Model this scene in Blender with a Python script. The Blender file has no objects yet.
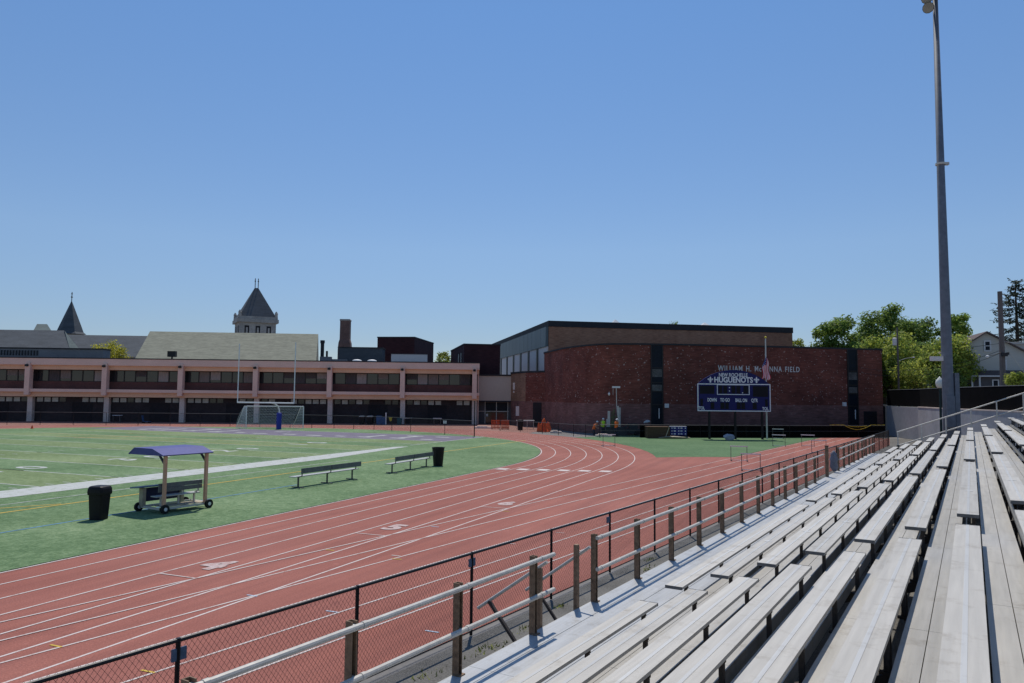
import bpy, bmesh, math, random
from mathutils import Vector, Matrix
random.seed(7)
C = bpy.context.scene.collection
PI = math.pi

# ------------------------------------------------------------------ survey of the site
# world: Y runs along the stand, X to its rear (away from the track), Z up; ground = 0
EYE = Vector((0, 0, 4.622))
YAW, PITCH, ROLL, FOC = math.radians(31.5653), math.radians(4.1367), math.radians(0.5368), 746.0
def cam_axes():
    r = Vector((1, 0, 0)); f = Vector((0, math.cos(PITCH), math.sin(PITCH))); u = Vector((0, -math.sin(PITCH), math.cos(PITCH)))
    r2 = r*math.cos(ROLL) + u*math.sin(ROLL); u2 = u*math.cos(ROLL) - r*math.sin(ROLL)
    M = Matrix.Rotation(YAW, 3, 'Z')
    return M @ r2, M @ u2, M @ f
RT, UP, FW = cam_axes()
FH = Vector((-math.sin(YAW), math.cos(YAW), 0)); RH = Vector((math.cos(YAW), math.sin(YAW), 0))
def ray(x, y): return FW + RT*((x-512)/FOC) - UP*((y-341.5)/FOC)
def at(x, y, z=0.0):                       # sighted point on the level z
    v = ray(x, y); return EYE + v*((z-EYE.z)/v.z)
def far(x, y, d):                          # sighted point at distance d ahead
    v = ray(x, y); return EYE + v*(d/v.dot(FH))
def lat(l, d, z=0.0): return FH*d + RH*l + Vector((0, 0, z))
# field frame (n to the far side, s along the oval straight)
B_ = math.radians(8.7076)
DO = Vector((-math.sin(B_), math.cos(B_), 0)); NO = Vector((-math.cos(B_), -math.sin(B_), 0))
def fo(n, s, z=0.0): return NO*n + DO*s + Vector((0, 0, z))
# chute frame
G_ = math.radians(-1.1292)
DC = Vector((-math.sin(G_), math.cos(G_), 0)); NC = Vector((-math.cos(G_), -math.sin(G_), 0))
def ch(n, s, z=0.0): return NC*n + DC*s + Vector((0, 0, z))

# ------------------------------------------------------------------ materials
MATS = {}
def mat(name, col, rough=0.8, var=0.15, scale=3.0, bump=0.0, metal=0.0, col2=None, scale2=None, spec=0.3, stretch=None, bscale=None, coord='Object'):
    if name in MATS: return MATS[name]
    m = bpy.data.materials.new(name); m.use_nodes = True
    nt = m.node_tree; N = nt.nodes; L = nt.links
    b = N['Principled BSDF']; b.inputs['Roughness'].default_value = rough; b.inputs['Metallic'].default_value = metal
    b.inputs['Specular IOR Level'].default_value = spec
    tc = N.new('ShaderNodeTexCoord')
    src = tc.outputs[coord] if coord != 'World' else None
    if coord == 'World':
        ge = N.new('ShaderNodeNewGeometry'); src = ge.outputs['Position']
    if stretch:
        mp = N.new('ShaderNodeMapping'); mp.inputs['Scale'].default_value = stretch
        L.new(src, mp.inputs['Vector']); src = mp.outputs['Vector']
    nz = N.new('ShaderNodeTexNoise'); nz.inputs['Scale'].default_value = scale; nz.inputs['Detail'].default_value = 6
    L.new(src, nz.inputs['Vector'])
    nz2 = N.new('ShaderNodeTexNoise'); nz2.inputs['Scale'].default_value = scale2 or scale*7.3; nz2.inputs['Detail'].default_value = 3
    L.new(src, nz2.inputs['Vector'])
    mx = N.new('ShaderNodeMath'); mx.operation = 'ADD'
    L.new(nz.outputs['Fac'], mx.inputs[0]); L.new(nz2.outputs['Fac'], mx.inputs[1])
    rp = N.new('ShaderNodeValToRGB')
    c2 = col2 or col
    rp.color_ramp.elements[0].position = 0.36; rp.color_ramp.elements[1].position = 0.64
    rp.color_ramp.elements[0].color = (*[c*(1-var) for c in col], 1); rp.color_ramp.elements[1].color = (*[min(1, c*(1+var)) for c in c2], 1)
    mh = N.new('ShaderNodeMath'); mh.operation = 'MULTIPLY'; mh.inputs[1].default_value = 0.5
    L.new(mx.outputs[0], mh.inputs[0]); L.new(mh.outputs[0], rp.inputs['Fac'])
    L.new(rp.outputs['Color'], b.inputs['Base Color'])
    if bump:
        bz = N.new('ShaderNodeTexNoise'); bz.inputs['Scale'].default_value = bscale or scale*12; bz.inputs['Detail'].default_value = 4
        L.new(src, bz.inputs['Vector'])
        bp = N.new('ShaderNodeBump'); bp.inputs['Strength'].default_value = bump; bp.inputs['Distance'].default_value = 0.02
        L.new(bz.outputs['Fac'], bp.inputs['Height']); L.new(bp.outputs['Normal'], b.inputs['Normal'])
    if name.startswith('aluminium'):
        oi = N.new('ShaderNodeObjectInfo'); mr = N.new('ShaderNodeMapRange'); mr.inputs['To Min'].default_value = .90; mr.inputs['To Max'].default_value = 1.08
        L.new(oi.outputs['Random'], mr.inputs['Value'])
        st = N.new('ShaderNodeTexNoise'); st.inputs['Scale'].default_value = 2.2; st.inputs['Detail'].default_value = 7; st.inputs['Roughness'].default_value = .75; L.new(tc.outputs['Object'], st.inputs['Vector'])
        sr = N.new('ShaderNodeValToRGB'); sr.color_ramp.elements[0].position = .30; sr.color_ramp.elements[0].color = (.74, .71, .67, 1); sr.color_ramp.elements[1].position = .46; sr.color_ramp.elements[1].color = (1, 1, 1, 1); L.new(st.outputs['Fac'], sr.inputs['Fac'])
        m1 = N.new('ShaderNodeMix'); m1.data_type = 'RGBA'; m1.blend_type = 'MULTIPLY'; m1.inputs[0].default_value = 1; L.new(rp.outputs['Color'], m1.inputs[6]); L.new(sr.outputs['Color'], m1.inputs[7])
        vm = N.new('ShaderNodeVectorMath'); vm.operation = 'SCALE'; L.new(m1.outputs[2], vm.inputs[0]); L.new(mr.outputs['Result'], vm.inputs['Scale']); L.new(vm.outputs[0], b.inputs['Base Color'])
    MATS[name] = m
    return m
def glass(name, col=(0.02, 0.025, 0.03), rough=0.08):
    if name in MATS: return MATS[name]
    m = mat(name, col, rough, 0.2, 0.6, spec=0.6); return m
def speckle_brick(name, dark, light, speck, amount=0.665, coarse=0.35):
    # brick with patches of colour and white lime blooms
    m = bpy.data.materials.new(name); m.use_nodes = True; nt = m.node_tree; N = nt.nodes; L = nt.links
    b = N['Principled BSDF']; b.inputs['Roughness'].default_value = 0.85; b.inputs['Specular IOR Level'].default_value = 0.2
    tc = N.new('ShaderNodeTexCoord')
    nz = N.new('ShaderNodeTexNoise'); nz.inputs['Scale'].default_value = coarse; nz.inputs['Detail'].default_value = 8; nz.inputs['Roughness'].default_value = 0.7
    L.new(tc.outputs['Object'], nz.inputs['Vector'])
    r1 = N.new('ShaderNodeValToRGB'); r1.color_ramp.elements[0].position = 0.35; r1.color_ramp.elements[1].position = 0.65
    r1.color_ramp.elements[0].color = (*dark, 1); r1.color_ramp.elements[1].color = (*light, 1)
    L.new(nz.outputs['Fac'], r1.inputs['Fac'])
    # courses
    mp = N.new('ShaderNodeMapping'); mp.inputs['Scale'].default_value = (0.5, 0.5, 5.0)
    L.new(tc.outputs['Object'], mp.inputs['Vector'])
    cz = N.new('ShaderNodeTexNoise'); cz.inputs['Scale'].default_value = 2.2; cz.inputs['Detail'].default_value = 3
    L.new(mp.outputs['Vector'], cz.inputs['Vector'])
    mm = N.new('ShaderNodeMix'); mm.data_type = 'RGBA'; mm.blend_type = 'OVERLAY'; mm.inputs[0].default_value = 0.75
    L.new(r1.outputs['Color'], mm.inputs[6]); L.new(cz.outputs['Fac'], mm.inputs[7])
    sz = N.new('ShaderNodeTexNoise'); sz.inputs['Scale'].default_value = 4.2; sz.inputs['Detail'].default_value = 3
    mp2 = N.new('ShaderNodeMapping'); mp2.inputs['Scale'].default_value = (0.8, 0.8, 1.3)
    L.new(tc.outputs['Object'], mp2.inputs['Vector']); L.new(mp2.outputs['Vector'], sz.inputs['Vector'])
    r2 = N.new('ShaderNodeValToRGB'); r2.color_ramp.elements[0].position = amount; r2.color_ramp.elements[1].position = amount+0.05
    L.new(sz.outputs['Fac'], r2.inputs['Fac'])
    m2 = N.new('ShaderNodeMix'); m2.data_type = 'RGBA'
    L.new(r2.outputs['Color'], m2.inputs[0]); L.new(mm.outputs[2], m2.inputs[6]); m2.inputs[7].default_value = (*speck, 1)
    L.new(m2.outputs[2], b.inputs['Base Color'])
    MATS[name] = m; return m
def turf_mat(name, a, b_, c):
    m = bpy.data.materials.new(name); m.use_nodes = True; nt = m.node_tree; N = nt.nodes; L = nt.links
    b = N['Principled BSDF']; b.inputs['Roughness'].default_value = 0.9; b.inputs['Specular IOR Level'].default_value = 0.12
    tc = N.new('ShaderNodeTexCoord')
    def noise(s, d):
        n = N.new('ShaderNodeTexNoise'); n.inputs['Scale'].default_value = s; n.inputs['Detail'].default_value = d; n.inputs['Roughness'].default_value = 0.65
        L.new(tc.outputs['Object'], n.inputs['Vector']); return n
    n1, n2, n3 = noise(0.16, 4), noise(2.6, 6), noise(9, 5)
    r = N.new('ShaderNodeValToRGB'); r.color_ramp.elements[0].position = 0.3; r.color_ramp.elements[1].position = 0.7
    r.color_ramp.elements[0].position = .37; r.color_ramp.elements[1].position = .63; e = r.color_ramp.elements.new(0.5); r.color_ramp.elements[0].color = (*a, 1); e.color = (*b_, 1); r.color_ramp.elements[2].color = (*c, 1)
    w1 = N.new('ShaderNodeMath'); w1.operation = 'MULTIPLY_ADD'; w1.inputs[1].default_value = 0.3; L.new(n1.outputs['Fac'], w1.inputs[0])
    w2 = N.new('ShaderNodeMath'); w2.operation = 'MULTIPLY_ADD'; w2.inputs[1].default_value = 0.35; L.new(n2.outputs['Fac'], w2.inputs[0])
    w3 = N.new('ShaderNodeMath'); w3.operation = 'MULTIPLY'; w3.inputs[1].default_value = 0.35; L.new(n3.outputs['Fac'], w3.inputs[0])
    L.new(w3.outputs[0], w2.inputs[2]); L.new(w2.outputs[0], w1.inputs[2]); L.new(w1.outputs[0], r.inputs['Fac'])
    L.new(r.outputs['Color'], b.inputs['Base Color'])
    bn = noise(9, 6); bp = N.new('ShaderNodeBump'); bp.inputs['Strength'].default_value = 0.9; bp.inputs['Distance'].default_value = 0.05
    L.new(bn.outputs['Fac'], bp.inputs['Height']); L.new(bp.outputs['Normal'], b.inputs['Normal'])
    MATS[name] = m; return m

m_turf = turf_mat('turf_dark', (.070, .132, .055), (.150, .232, .112), (.275, .362, .200))
m_turf2 = turf_mat('turf_olive', (.112, .160, .064), (.192, .255, .118), (.300, .362, .192))
m_grass = turf_mat('grass_mat', (.065, .125, .060), (.115, .195, .095), (.170, .250, .130))
def track_mat(name):
    m = bpy.data.materials.new(name); m.use_nodes = True; nt = m.node_tree; N = nt.nodes; L = nt.links
    b = N['Principled BSDF']; b.inputs['Roughness'].default_value = .85; b.inputs['Specular IOR Level'].default_value = .15
    ge = N.new('ShaderNodeNewGeometry')
    def noise(scale, det, st=None, rough=.6):
        src = ge.outputs['Position']
        if st:
            mp = N.new('ShaderNodeMapping'); mp.inputs['Rotation'].default_value = (0, 0, -B_); L.new(src, mp.inputs['Vector'])
            mp2 = N.new('ShaderNodeMapping'); mp2.inputs['Scale'].default_value = st; L.new(mp.outputs['Vector'], mp2.inputs['Vector']); src = mp2.outputs['Vector']
        n = N.new('ShaderNodeTexNoise'); n.inputs['Scale'].default_value = scale; n.inputs['Detail'].default_value = det; n.inputs['Roughness'].default_value = rough
        L.new(src, n.inputs['Vector']); return n.outputs['Fac']
    def ramp(src, p0, p1, c0, c1):
        r = N.new('ShaderNodeValToRGB'); r.color_ramp.elements[0].position = p0; r.color_ramp.elements[1].position = p1
        r.color_ramp.elements[0].color = (*c0, 1); r.color_ramp.elements[1].color = (*c1, 1); L.new(src, r.inputs['Fac']); return r.outputs['Color']
    def mul(a, c, f=1.0, mode='MULTIPLY'):
        x = N.new('ShaderNodeMix'); x.data_type = 'RGBA'; x.blend_type = mode; x.inputs[0].default_value = f; L.new(a, x.inputs[6]); L.new(c, x.inputs[7]); return x.outputs[2]
    base = ramp(noise(.12, 6), .35, .65, (.315, .114, .086), (.375, .147, .114))
    streak = ramp(noise(1.4, 4, (1.6, .06, 1)), .34, .62, (.84, .84, .86), (1.03, 1.02, 1.01))       # feet and rain along the lanes
    grain = ramp(noise(26, 3, None, .8), .36, .64, (.80, .80, .80), (1.16, 1.16, 1.16))
    scuff = ramp(noise(.55, 7, None, .75), .60, .72, (1, 1, 1), (.80, .80, .84))
    pale = ramp(noise(.9, 5, None, .7), .64, .72, (1, 1, 1), (1.14, 1.2, 1.24))
    L.new(mul(mul(mul(mul(base, streak), grain), scuff), pale), b.inputs['Base Color'])
    bp = N.new('ShaderNodeBump'); bp.inputs['Strength'].default_value = .4; bp.inputs['Distance'].default_value = .01; L.new(noise(70, 3), bp.inputs['Height']); L.new(bp.outputs['Normal'], b.inputs['Normal'])
    MATS[name] = m; return m
m_track = track_mat('track_rubber')
m_pinkpave = mat('pink_paving', (.30, .16, .13), .9, .1, .5, spec=.15)
def worn_paint(name, paint, under, lo=.30, hi=.50, scale=2.2):
    if name in MATS: return MATS[name]
    m = mat(name, paint, .8, .12, scale, coord='World', scale2=scale*9, spec=.15)
    r = [n for n in m.node_tree.nodes if n.type == 'VALTORGB'][0].color_ramp
    r.elements[0].position = lo; r.elements[0].color = (*under, 1); r.elements[1].position = hi; r.elements[1].color = (*paint, 1); return m
m_field_line = worn_paint('field_paint', (.52, .53, .51), (.30, .34, .24), .32, .52)
m_line = worn_paint('line_paint', (.66, .58, .54), (.42, .24, .20))
m_yellow_l = mat('yellow_paint', (.62, .42, .07), .8, .15, 1.5)
m_blue_l = mat('blue_paint', (.10, .24, .38), .8, .3, 1.0)
m_purple = mat('purple_turf', (.180, .158, .200), .95, .2, .8)
m_asphalt = mat('asphalt', (.20, .19, .18), .95, .15, .4, .6, scale2=9)
m_gravel = mat('gravel_mat', (.15, .142, .128), .95, .35, .9, .9, scale2=28, bscale=40)
m_weed = mat('weed_leaf', (.26, .28, .06), .8, .3, 3)
m_alu = mat('aluminium_plank', (.43, .41, .37), .5, .13, .5, .08, .12, scale2=3.5, stretch=(6, .35, 6), bscale=30)
m_alu_seat = mat('aluminium_seat', (.51, .48, .425), .52, .12, .5, .06, .1, scale2=3.5, stretch=(6, .3, 6), bscale=30)
m_alu_strip = mat('aluminium_strip', (.60, .58, .535), .4, .06, .6, 0, .2, stretch=(6, .3, 6))
m_alu_cap = mat('seat_end_cap', (.16, .155, .15), .5, .15, 3)
m_steel = mat('galvanised_steel', (.56, .535, .48), .5, .15, 2.0, 0, .08)
m_post_shade = mat('shaded_weathered_post', (.23, .155, .10), .7, .35, 2.5, .2, .2)  # weathered steel, browned to paint in the posts' unlit side
m_bracket = mat('bracket_steel', (.05, .042, .038), .7, .3, 4)
m_black = mat('black_vinyl', (.012, .012, .014), .45, .2, 3)
m_wire = mat('black_wire', (.016, .015, .016), .5, .2, 3)
m_white = mat('white_paint', (.75, .75, .73), .55, .06, 2)
m_hurdle = mat('hurdle_steel', (.12, .12, .12), .5, .2, 2, 0, .4)
m_plastic_black = mat('black_plastic', (.008, .007, .010), .5, .3, 2, spec=.25)
m_wood = mat('treated_wood', (.66, .38, .25), .75, .2, 2.0, .2, stretch=(6, 6, .7))
m_ply = mat('plywood', (.42, .36, .26), .75, .15, 1.5)
m_navy = mat('navy_panel', (.012, .02, .065), .5, .2, 1.5)
m_canopy = mat('purple_canopy', (.085, .090, .27), .6, .12, .9, spec=.25)
m_bench_grey = mat('grey_bench_plank', (.14, .15, .15), .55, .2, 2.0, .1)
m_bench_seat = mat('pale_bench_plank', (.46, .46, .44), .5, .12, 2.0)
m_rubber = mat('tyre_rubber', (.018, .018, .018), .8, .2, 5)
m_concrete = mat('pale_concrete', (.66, .55, .48), .9, .12, .5, .3, scale2=4)
m_concrete_pink = mat('pink_precast', (.83, .575, .475), .9, .08, .5, .2, scale2=6)
m_concrete_tan = mat('tan_precast', (.80, .50, .33), .9, .08, .5, .2, scale2=6)
m_link_tan = mat('tan_stucco', (.56, .47, .39), .9, .06, .4)
m_darkred = mat('dark_red_spandrel', (.12, .05, .045), .8, .2, .7)
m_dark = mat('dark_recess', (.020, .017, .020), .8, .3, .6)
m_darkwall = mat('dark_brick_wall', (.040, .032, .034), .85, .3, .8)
m_frame = mat('dark_window_frame', (.025, .022, .022), .5, .1, 2)
m_glass = glass('window_glass'); m_glass_blue = mat('dark_blue_glass', (.010, .016, .024), .4, .3, .6, spec=.15)
m_curtain = mat('pale_curtain', (.36, .33, .30), .9, .25, 1.6, stretch=(4, 4, .8))
m_sky_pane = mat('reflection_pane', (.42, .44, .40), .3, .25, .9)  # pale tone paints a reflection into the pane colour
m_rooftar = mat('dark_roof_edge', (.035, .036, .040), .8, .2, 1)
m_roofgrey = mat('grey_roof_metal', (.20, .20, .21), .7, .1, .6)
m_slate = mat('slate_shingle', (.085, .095, .105), .85, .2, .5, .4, scale2=3, stretch=(.6, .6, 3))
m_paleroof = mat('pale_shingle', (.25, .25, .19), .9, .20, .9, .3, scale2=3, stretch=(.5, .5, 3))
m_copper = mat('green_grey_slate', (.14, .17, .16), .85, .2, .6)
m_stone = mat('tower_stone', (.36, .34, .31), .9, .25, .5, .3, scale2=2.5)
m_chimney = mat('chimney_brick', (.19, .115, .095), .9, .25, .8, scale2=5)
m_gym_up = speckle_brick('gym_dark_brick', (.115, .040, .031), (.215, .074, .054), (.46, .36, .32), .648)
m_gym_lo = speckle_brick('gym_painted_brick', (.155, .075, .066), (.245, .125, .110), (.38, .31, .29), .69)
m_hall_brick = speckle_brick('hall_brown_brick', (.29, .145, .092), (.39, .21, .135), (.25, .2, .17), .78)
m_block_brick = speckle_brick('roof_block_brick', (.042, .016, .020), (.062, .026, .028), (.24, .2, .2), .74)
m_tan_brick = speckle_brick('tan_brick', (.24, .135, .085), (.33, .195, .13), (.3, .25, .2), .78)
m_fascia = mat('grey_fascia', (.12, .155, .165), .5, .12, .5, stretch=(1, 1, .1))
m_panel = mat('pale_panel', (.74, .67, .63), .7, .06, .4)
m_sb_blue = mat('scoreboard_blue', (.004, .007, .100), .4, .1, 1)
m_sb_dark = mat('scoreboard_black', (.003, .003, .007), .6, .2, 1)
m_sb_white = mat('scoreboard_white', (.80, .80, .84), .5, .04, 2)
m_letter = mat('grey_letter', (.66, .66, .63), .6, .06, 2)
m_pole = mat('galvanised_pole', (.155, .17, .20), .6, .18, .5, 0, .05)
m_globe = mat('frosted_globe', (.72, .72, .64), .3, .05, 2)
m_green_post = mat('dark_green_post', (.012, .03, .028), .5, .2, 2)
m_block_wall = mat('grey_block_wall', (.37, .37, .385), .9, .12, .35, .3, scale2=2.2)
m_lit_end = mat('sunlit_wall_end', (.42, .37, .31), .9, .12, .5)  # buff tone stands in for light on the wall's end face
m_screen = mat('black_windscreen', (.005, .005, .006), .95, .3, .7, spec=.05)
m_bark = mat('bark', (.085, .062, .045), .9, .3, 3, .5)
def leaf_mat(name, a, b_, tr=.5):
    m = mat(name, a, .6, .35, .45, col2=b_, coord='World', spec=.2)
    nt = m.node_tree; N = nt.nodes; L = nt.links; P = N['Principled BSDF']; out = N['Material Output']
    t_ = N.new('ShaderNodeBsdfTranslucent'); mx = N.new('ShaderNodeMixShader'); mx.inputs[0].default_value = tr
    src = P.inputs['Base Color'].links[0].from_socket
    hs = N.new('ShaderNodeHueSaturation'); hs.inputs['Hue'].default_value = .485; hs.inputs['Value'].default_value = 1.5; L.new(src, hs.inputs['Color']); L.new(hs.outputs['Color'], t_.inputs['Color'])
    L.new(P.outputs[0], mx.inputs[1]); L.new(t_.outputs[0], mx.inputs[2]); L.new(mx.outputs[0], out.inputs['Surface'])
    return m
m_leaf = [leaf_mat('leaf_mid', (.125, .20, .040), (.19, .28, .055)), leaf_mat('leaf_dark', (.085, .145, .038), (.14, .215, .05)),
          leaf_mat('leaf_light', (.23, .28, .05), (.31, .36, .07)), leaf_mat('leaf_yellow', (.30, .32, .04), (.38, .38, .05)),
          leaf_mat('needle_dark', (.034, .052, .030), (.05, .07, .04), .15)]
m_house = mat('house_siding', (.52, .51, .46), .8, .07, .5, .1, stretch=(.5, .5, 8))
m_house_dark = mat('house_lower_siding', (.10, .095, .10), .8, .12, .6)
m_house_roof = mat('house_shingle', (.12, .09, .085), .9, .2, .6)
m_trim = mat('white_trim', (.62, .62, .62), .6, .05, 2)
m_woodpole = mat('utility_pole_wood', (.16, .135, .125), .9, .25, 1.5, .3, stretch=(5, 5, .5))
m_orange = mat('orange_plastic', (.62, .085, .025), .5, .15, 2)
m_orange_net = mat('orange_cloth', (.70, .12, .035), .8, .2, 1.5)
m_lime = mat('lime_vest', (.42, .72, .04), .7, .12, 3)
m_orange_vest = mat('orange_vest', (.80, .17, .03), .7, .12, 3)
m_skin = mat('skin', (.40, .24, .17), .6, .08, 8)
m_jeans = mat('dark_trousers', (.035, .04, .06), .9, .2, 6)
m_hat = mat('hard_hat_white', (.78, .78, .76), .35, .03, 4)
m_machine = mat('machine_dark', (.05, .055, .055), .6, .3, 1.5)
m_cream = mat('cream_mast', (.56, .54, .48), .5, .12, 2)
m_crate = mat('brown_crate', (.085, .05, .03), .85, .25, 1.0, stretch=(1, 1, 6))
m_rock = mat('pale_rock', (.42, .42, .45), .9, .15, 1.2, .5)
m_sack = mat('white_sack', (.58, .60, .62), .8, .15, 1.5)
m_flag_r = mat('flag_red', (.66, .03, .05), .8, .1, 3)
m_flag_w = mat('flag_white', (.82, .80, .80), .8, .06, 3)
m_flag_b = mat('flag_blue', (.03, .035, .17), .8, .1, 3)
m_goal_blue = mat('blue_pad', (.022, .04, .30), .5, .15, 1.5)
m_net = mat('white_net', (.62, .66, .66), .8, .05, 5)
m_tape = mat('yellow_tape', (.62, .50, .05), .6, .2, 5)
m_cyan = mat('blue_bin', (.04, .11, .24), .5, .2, 2)
m_grey_cloth = mat('grey_cloth', (.19, .20, .24), .9, .25, 4)

# ------------------------------------------------------------------ mesh builder
class MB:
    def __init__(s, off=(0, 0, 0)):
        s.v = []; s.f = []; s.mi = []; s.off = Vector(off)
    def _p(s, p): s.v.append(Vector(p)-s.off); return len(s.v)-1
    def face(s, pts, mi=0):
        s.f.append([s._p(p) for p in pts]); s.mi.append(mi)
    def hexa(s, b, t, mi=0):                # bottom 4, top 4 points
        i = [s._p(p) for p in list(b)+list(t)]
        for q in ((3, 2, 1, 0), (4, 5, 6, 7), (0, 1, 5, 4), (1, 2, 6, 5), (2, 3, 7, 6), (3, 0, 4, 7)):
            s.f.append([i[k] for k in q]); s.mi.append(mi)
    def box(s, c, size, rz=0.0, mi=0, mids=None):
        c = Vector(c); hx, hy, hz = size[0]/2, size[1]/2, size[2]/2
        ca, sa = math.cos(rz), math.sin(rz)
        def P(x, y, z): return c+Vector((x*ca-y*sa, x*sa+y*ca, z))
        s.hexa([P(-hx, -hy, -hz), P(hx, -hy, -hz), P(hx, hy, -hz), P(-hx, hy, -hz)], [P(-hx, -hy, hz), P(hx, -hy, hz), P(hx, hy, hz), P(-hx, hy, hz)], mi)
    def bx(s, x0, x1, y0, y1, z0, z1, mi=0): s.box(((x0+x1)/2, (y0+y1)/2, (z0+z1)/2), (x1-x0, y1-y0, z1-z0), 0, mi)
    def tube(s, p, q, r, n=8, r2=None, mi=0, cap=True):
        p = Vector(p); q = Vector(q); d = (q-p); d.normalize(); r2 = r if r2 is None else r2
        a = d.orthogonal().normalized(); b = d.cross(a)
        A = [s._p(p+(a*math.cos(2*PI*k/n)+b*math.sin(2*PI*k/n))*r) for k in range(n)]
        B = [s._p(q+(a*math.cos(2*PI*k/n)+b*math.sin(2*PI*k/n))*r2) for k in range(n)]
        for k in range(n):
            s.f.append([A[k], A[(k+1) % n], B[(k+1) % n], B[k]]); s.mi.append(mi)
        if cap:
            s.f.append(A[::-1]); s.mi.append(mi); s.f.append(B); s.mi.append(mi)
    def path(s, pts, r, n=8, mi=0):
        for a, b in zip(pts[:-1], pts[1:]): s.tube(a, b, r, n, mi=mi)
    def bar(s, p, q, w, h, mi=0, up=(0, 0, 1)):
        p = Vector(p); q = Vector(q); d = (q-p).normalized(); u = Vector(up)
        sd = d.cross(u)
        if sd.length < 1e-4: sd = Vector((1, 0, 0))
        sd.normalize(); u = sd.cross(d).normalized()
        o = [sd*(-w/2)-u*h/2, sd*(w/2)-u*h/2, sd*(w/2)+u*h/2, sd*(-w/2)+u*h/2]
        s.hexa([p+k for k in o], [q+k for k in o], mi)
    def lathe(s, base, prof, n=12, mi=0, sq=None):
        base = Vector(base); rings = []
        for r, z in prof:
            ring = []
            for k in range(n):
                a = 2*PI*k/n; x, y = math.cos(a), math.sin(a)
                if sq:
                    m_ = max(abs(x), abs(y)); g = 1+(1/m_-1)*sq; x *= g; y *= g
                ring.append(s._p(base+Vector((x*r, y*r, z))))
            rings.append(ring)
        for A, B in zip(rings[:-1], rings[1:]):
            for k in range(n): s.f.append([A[k], A[(k+1) % n], B[(k+1) % n], B[k]]); s.mi.append(mi)
        s.f.append(rings[0][::-1]); s.mi.append(mi); s.f.append(rings[-1]); s.mi.append(mi)
    def prism(s, outline, z0, z1, mi=0):
        n = len(outline)
        A = [s._p((p[0], p[1], z0)) for p in outline]; B = [s._p((p[0], p[1], z1)) for p in outline]
        for k in range(n): s.f.append([A[k], A[(k+1) % n], B[(k+1) % n], B[k]]); s.mi.append(mi)
        s.f.append(A[::-1]); s.mi.append(mi); s.f.append(B); s.mi.append(mi)
    def strip(s, pts, w, z, mi=0, nrm=None):       # flat ribbon of width w along pts
        for i in range(len(pts)-1):
            a = Vector(pts[i]); b = Vector(pts[i+1]); a.z = b.z = z
            def nn(j):
                lo = Vector(pts[max(0, j-1)]); hi = Vector(pts[min(len(pts)-1, j+1)]); d = hi-lo; d.z = 0; d.normalize(); return Vector((-d.y, d.x, 0))
            na, nb = nn(i)*w/2, nn(i+1)*w/2
            s.face([a-na, b-nb, b+nb, a+na], mi)
    def build(s, name, mats, parent=None, smooth=False, loc=None):
        me = bpy.data.meshes.new(name); me.from_pydata([tuple(p) for p in s.v], [], s.f)
        for m in (mats if isinstance(mats, (list, tuple)) else [mats]): me.materials.append(m)
        me.polygons.foreach_set('material_index', s.mi)
        if smooth: me.polygons.foreach_set('use_smooth', [True]*len(me.polygons))
        me.validate(); me.update()
        bm = bmesh.new(); bm.from_mesh(me); bmesh.ops.remove_doubles(bm, verts=bm.verts, dist=1e-5)
        if smooth != 'keep': bmesh.ops.recalc_face_normals(bm, faces=bm.faces)
        bm.to_mesh(me); bm.free()
        o = bpy.data.objects.new(name, me); C.objects.link(o)
        if parent: o.parent = parent
        elif loc is not None: o.location = loc
        else: o.location = s.off
        return o
def tag(o, label=None, cat=None, group=None, kind=None):
    if label: o['label'] = label
    if cat: o['category'] = cat
    if group: o['group'] = group
    if kind: o['kind'] = kind
    return o
def thing(name, label, cat, loc=(0, 0, 0), rz=0.0, group=None):
    o = bpy.data.objects.new(name, None); C.objects.link(o); o.empty_display_size = .2
    o.location = loc; o.rotation_euler = (0, 0, rz)
    return tag(o, label, cat, group)
def struct(mb, name, m, loc=None): return tag(mb.build(name, m), kind='structure')
def copy_tree(o, parent=None):
    c = o.copy(); C.objects.link(c)
    if parent is not None: c.parent = parent
    for ch_ in list(o.children): copy_tree(ch_, c)
    return c
def dup(o, loc, rz, label, group=None):
    c = copy_tree(o); c.location = loc; c.rotation_euler = (0, 0, rz); c['label'] = label
    if group: c['group'] = group
    return c
def one(m, fn, name, parent=None, smooth=False):
    b = MB(); fn(b); return b.build(name, m, parent, smooth)
def text(name, body, size, m, parent, loc, rot, depth=0.02, bold=0.0, sx=1.0, align='CENTER', spacing=1.0):
    cu = bpy.data.curves.new(name, 'FONT'); cu.body = body; cu.size = size; cu.extrude = depth; cu.align_x = align; cu.align_y = 'CENTER'
    cu.offset = bold; cu.resolution_u = 3; cu.space_character = spacing; cu.space_word = 1+(spacing-1)*1.6
    ob = bpy.data.objects.new(name, cu); C.objects.link(ob)
    dg = bpy.context.evaluated_depsgraph_get()
    me = bpy.data.meshes.new_from_object(ob.evaluated_get(dg)); bpy.data.objects.remove(ob); bpy.data.curves.remove(cu)
    me.materials.clear(); me.materials.append(m)
    o = bpy.data.objects.new(name, me); C.objects.link(o); o.parent = parent
    o.matrix_local = Matrix.Translation(Vector(loc)) @ rot.to_4x4() @ Matrix.Diagonal((sx, 1, 1, 1))
    return o
FACE = Matrix.Rotation(PI/2, 3, 'X')       # lettering upright on a front face (local -y side)

# ------------------------------------------------------------------ ground, track, field
g = MB(); g.face([(-900, -300, -.02), (900, -300, -.02), (900, 1500, -.02), (-900, 1500, -.02)]); struct(g, 'ground', m_asphalt)

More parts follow.
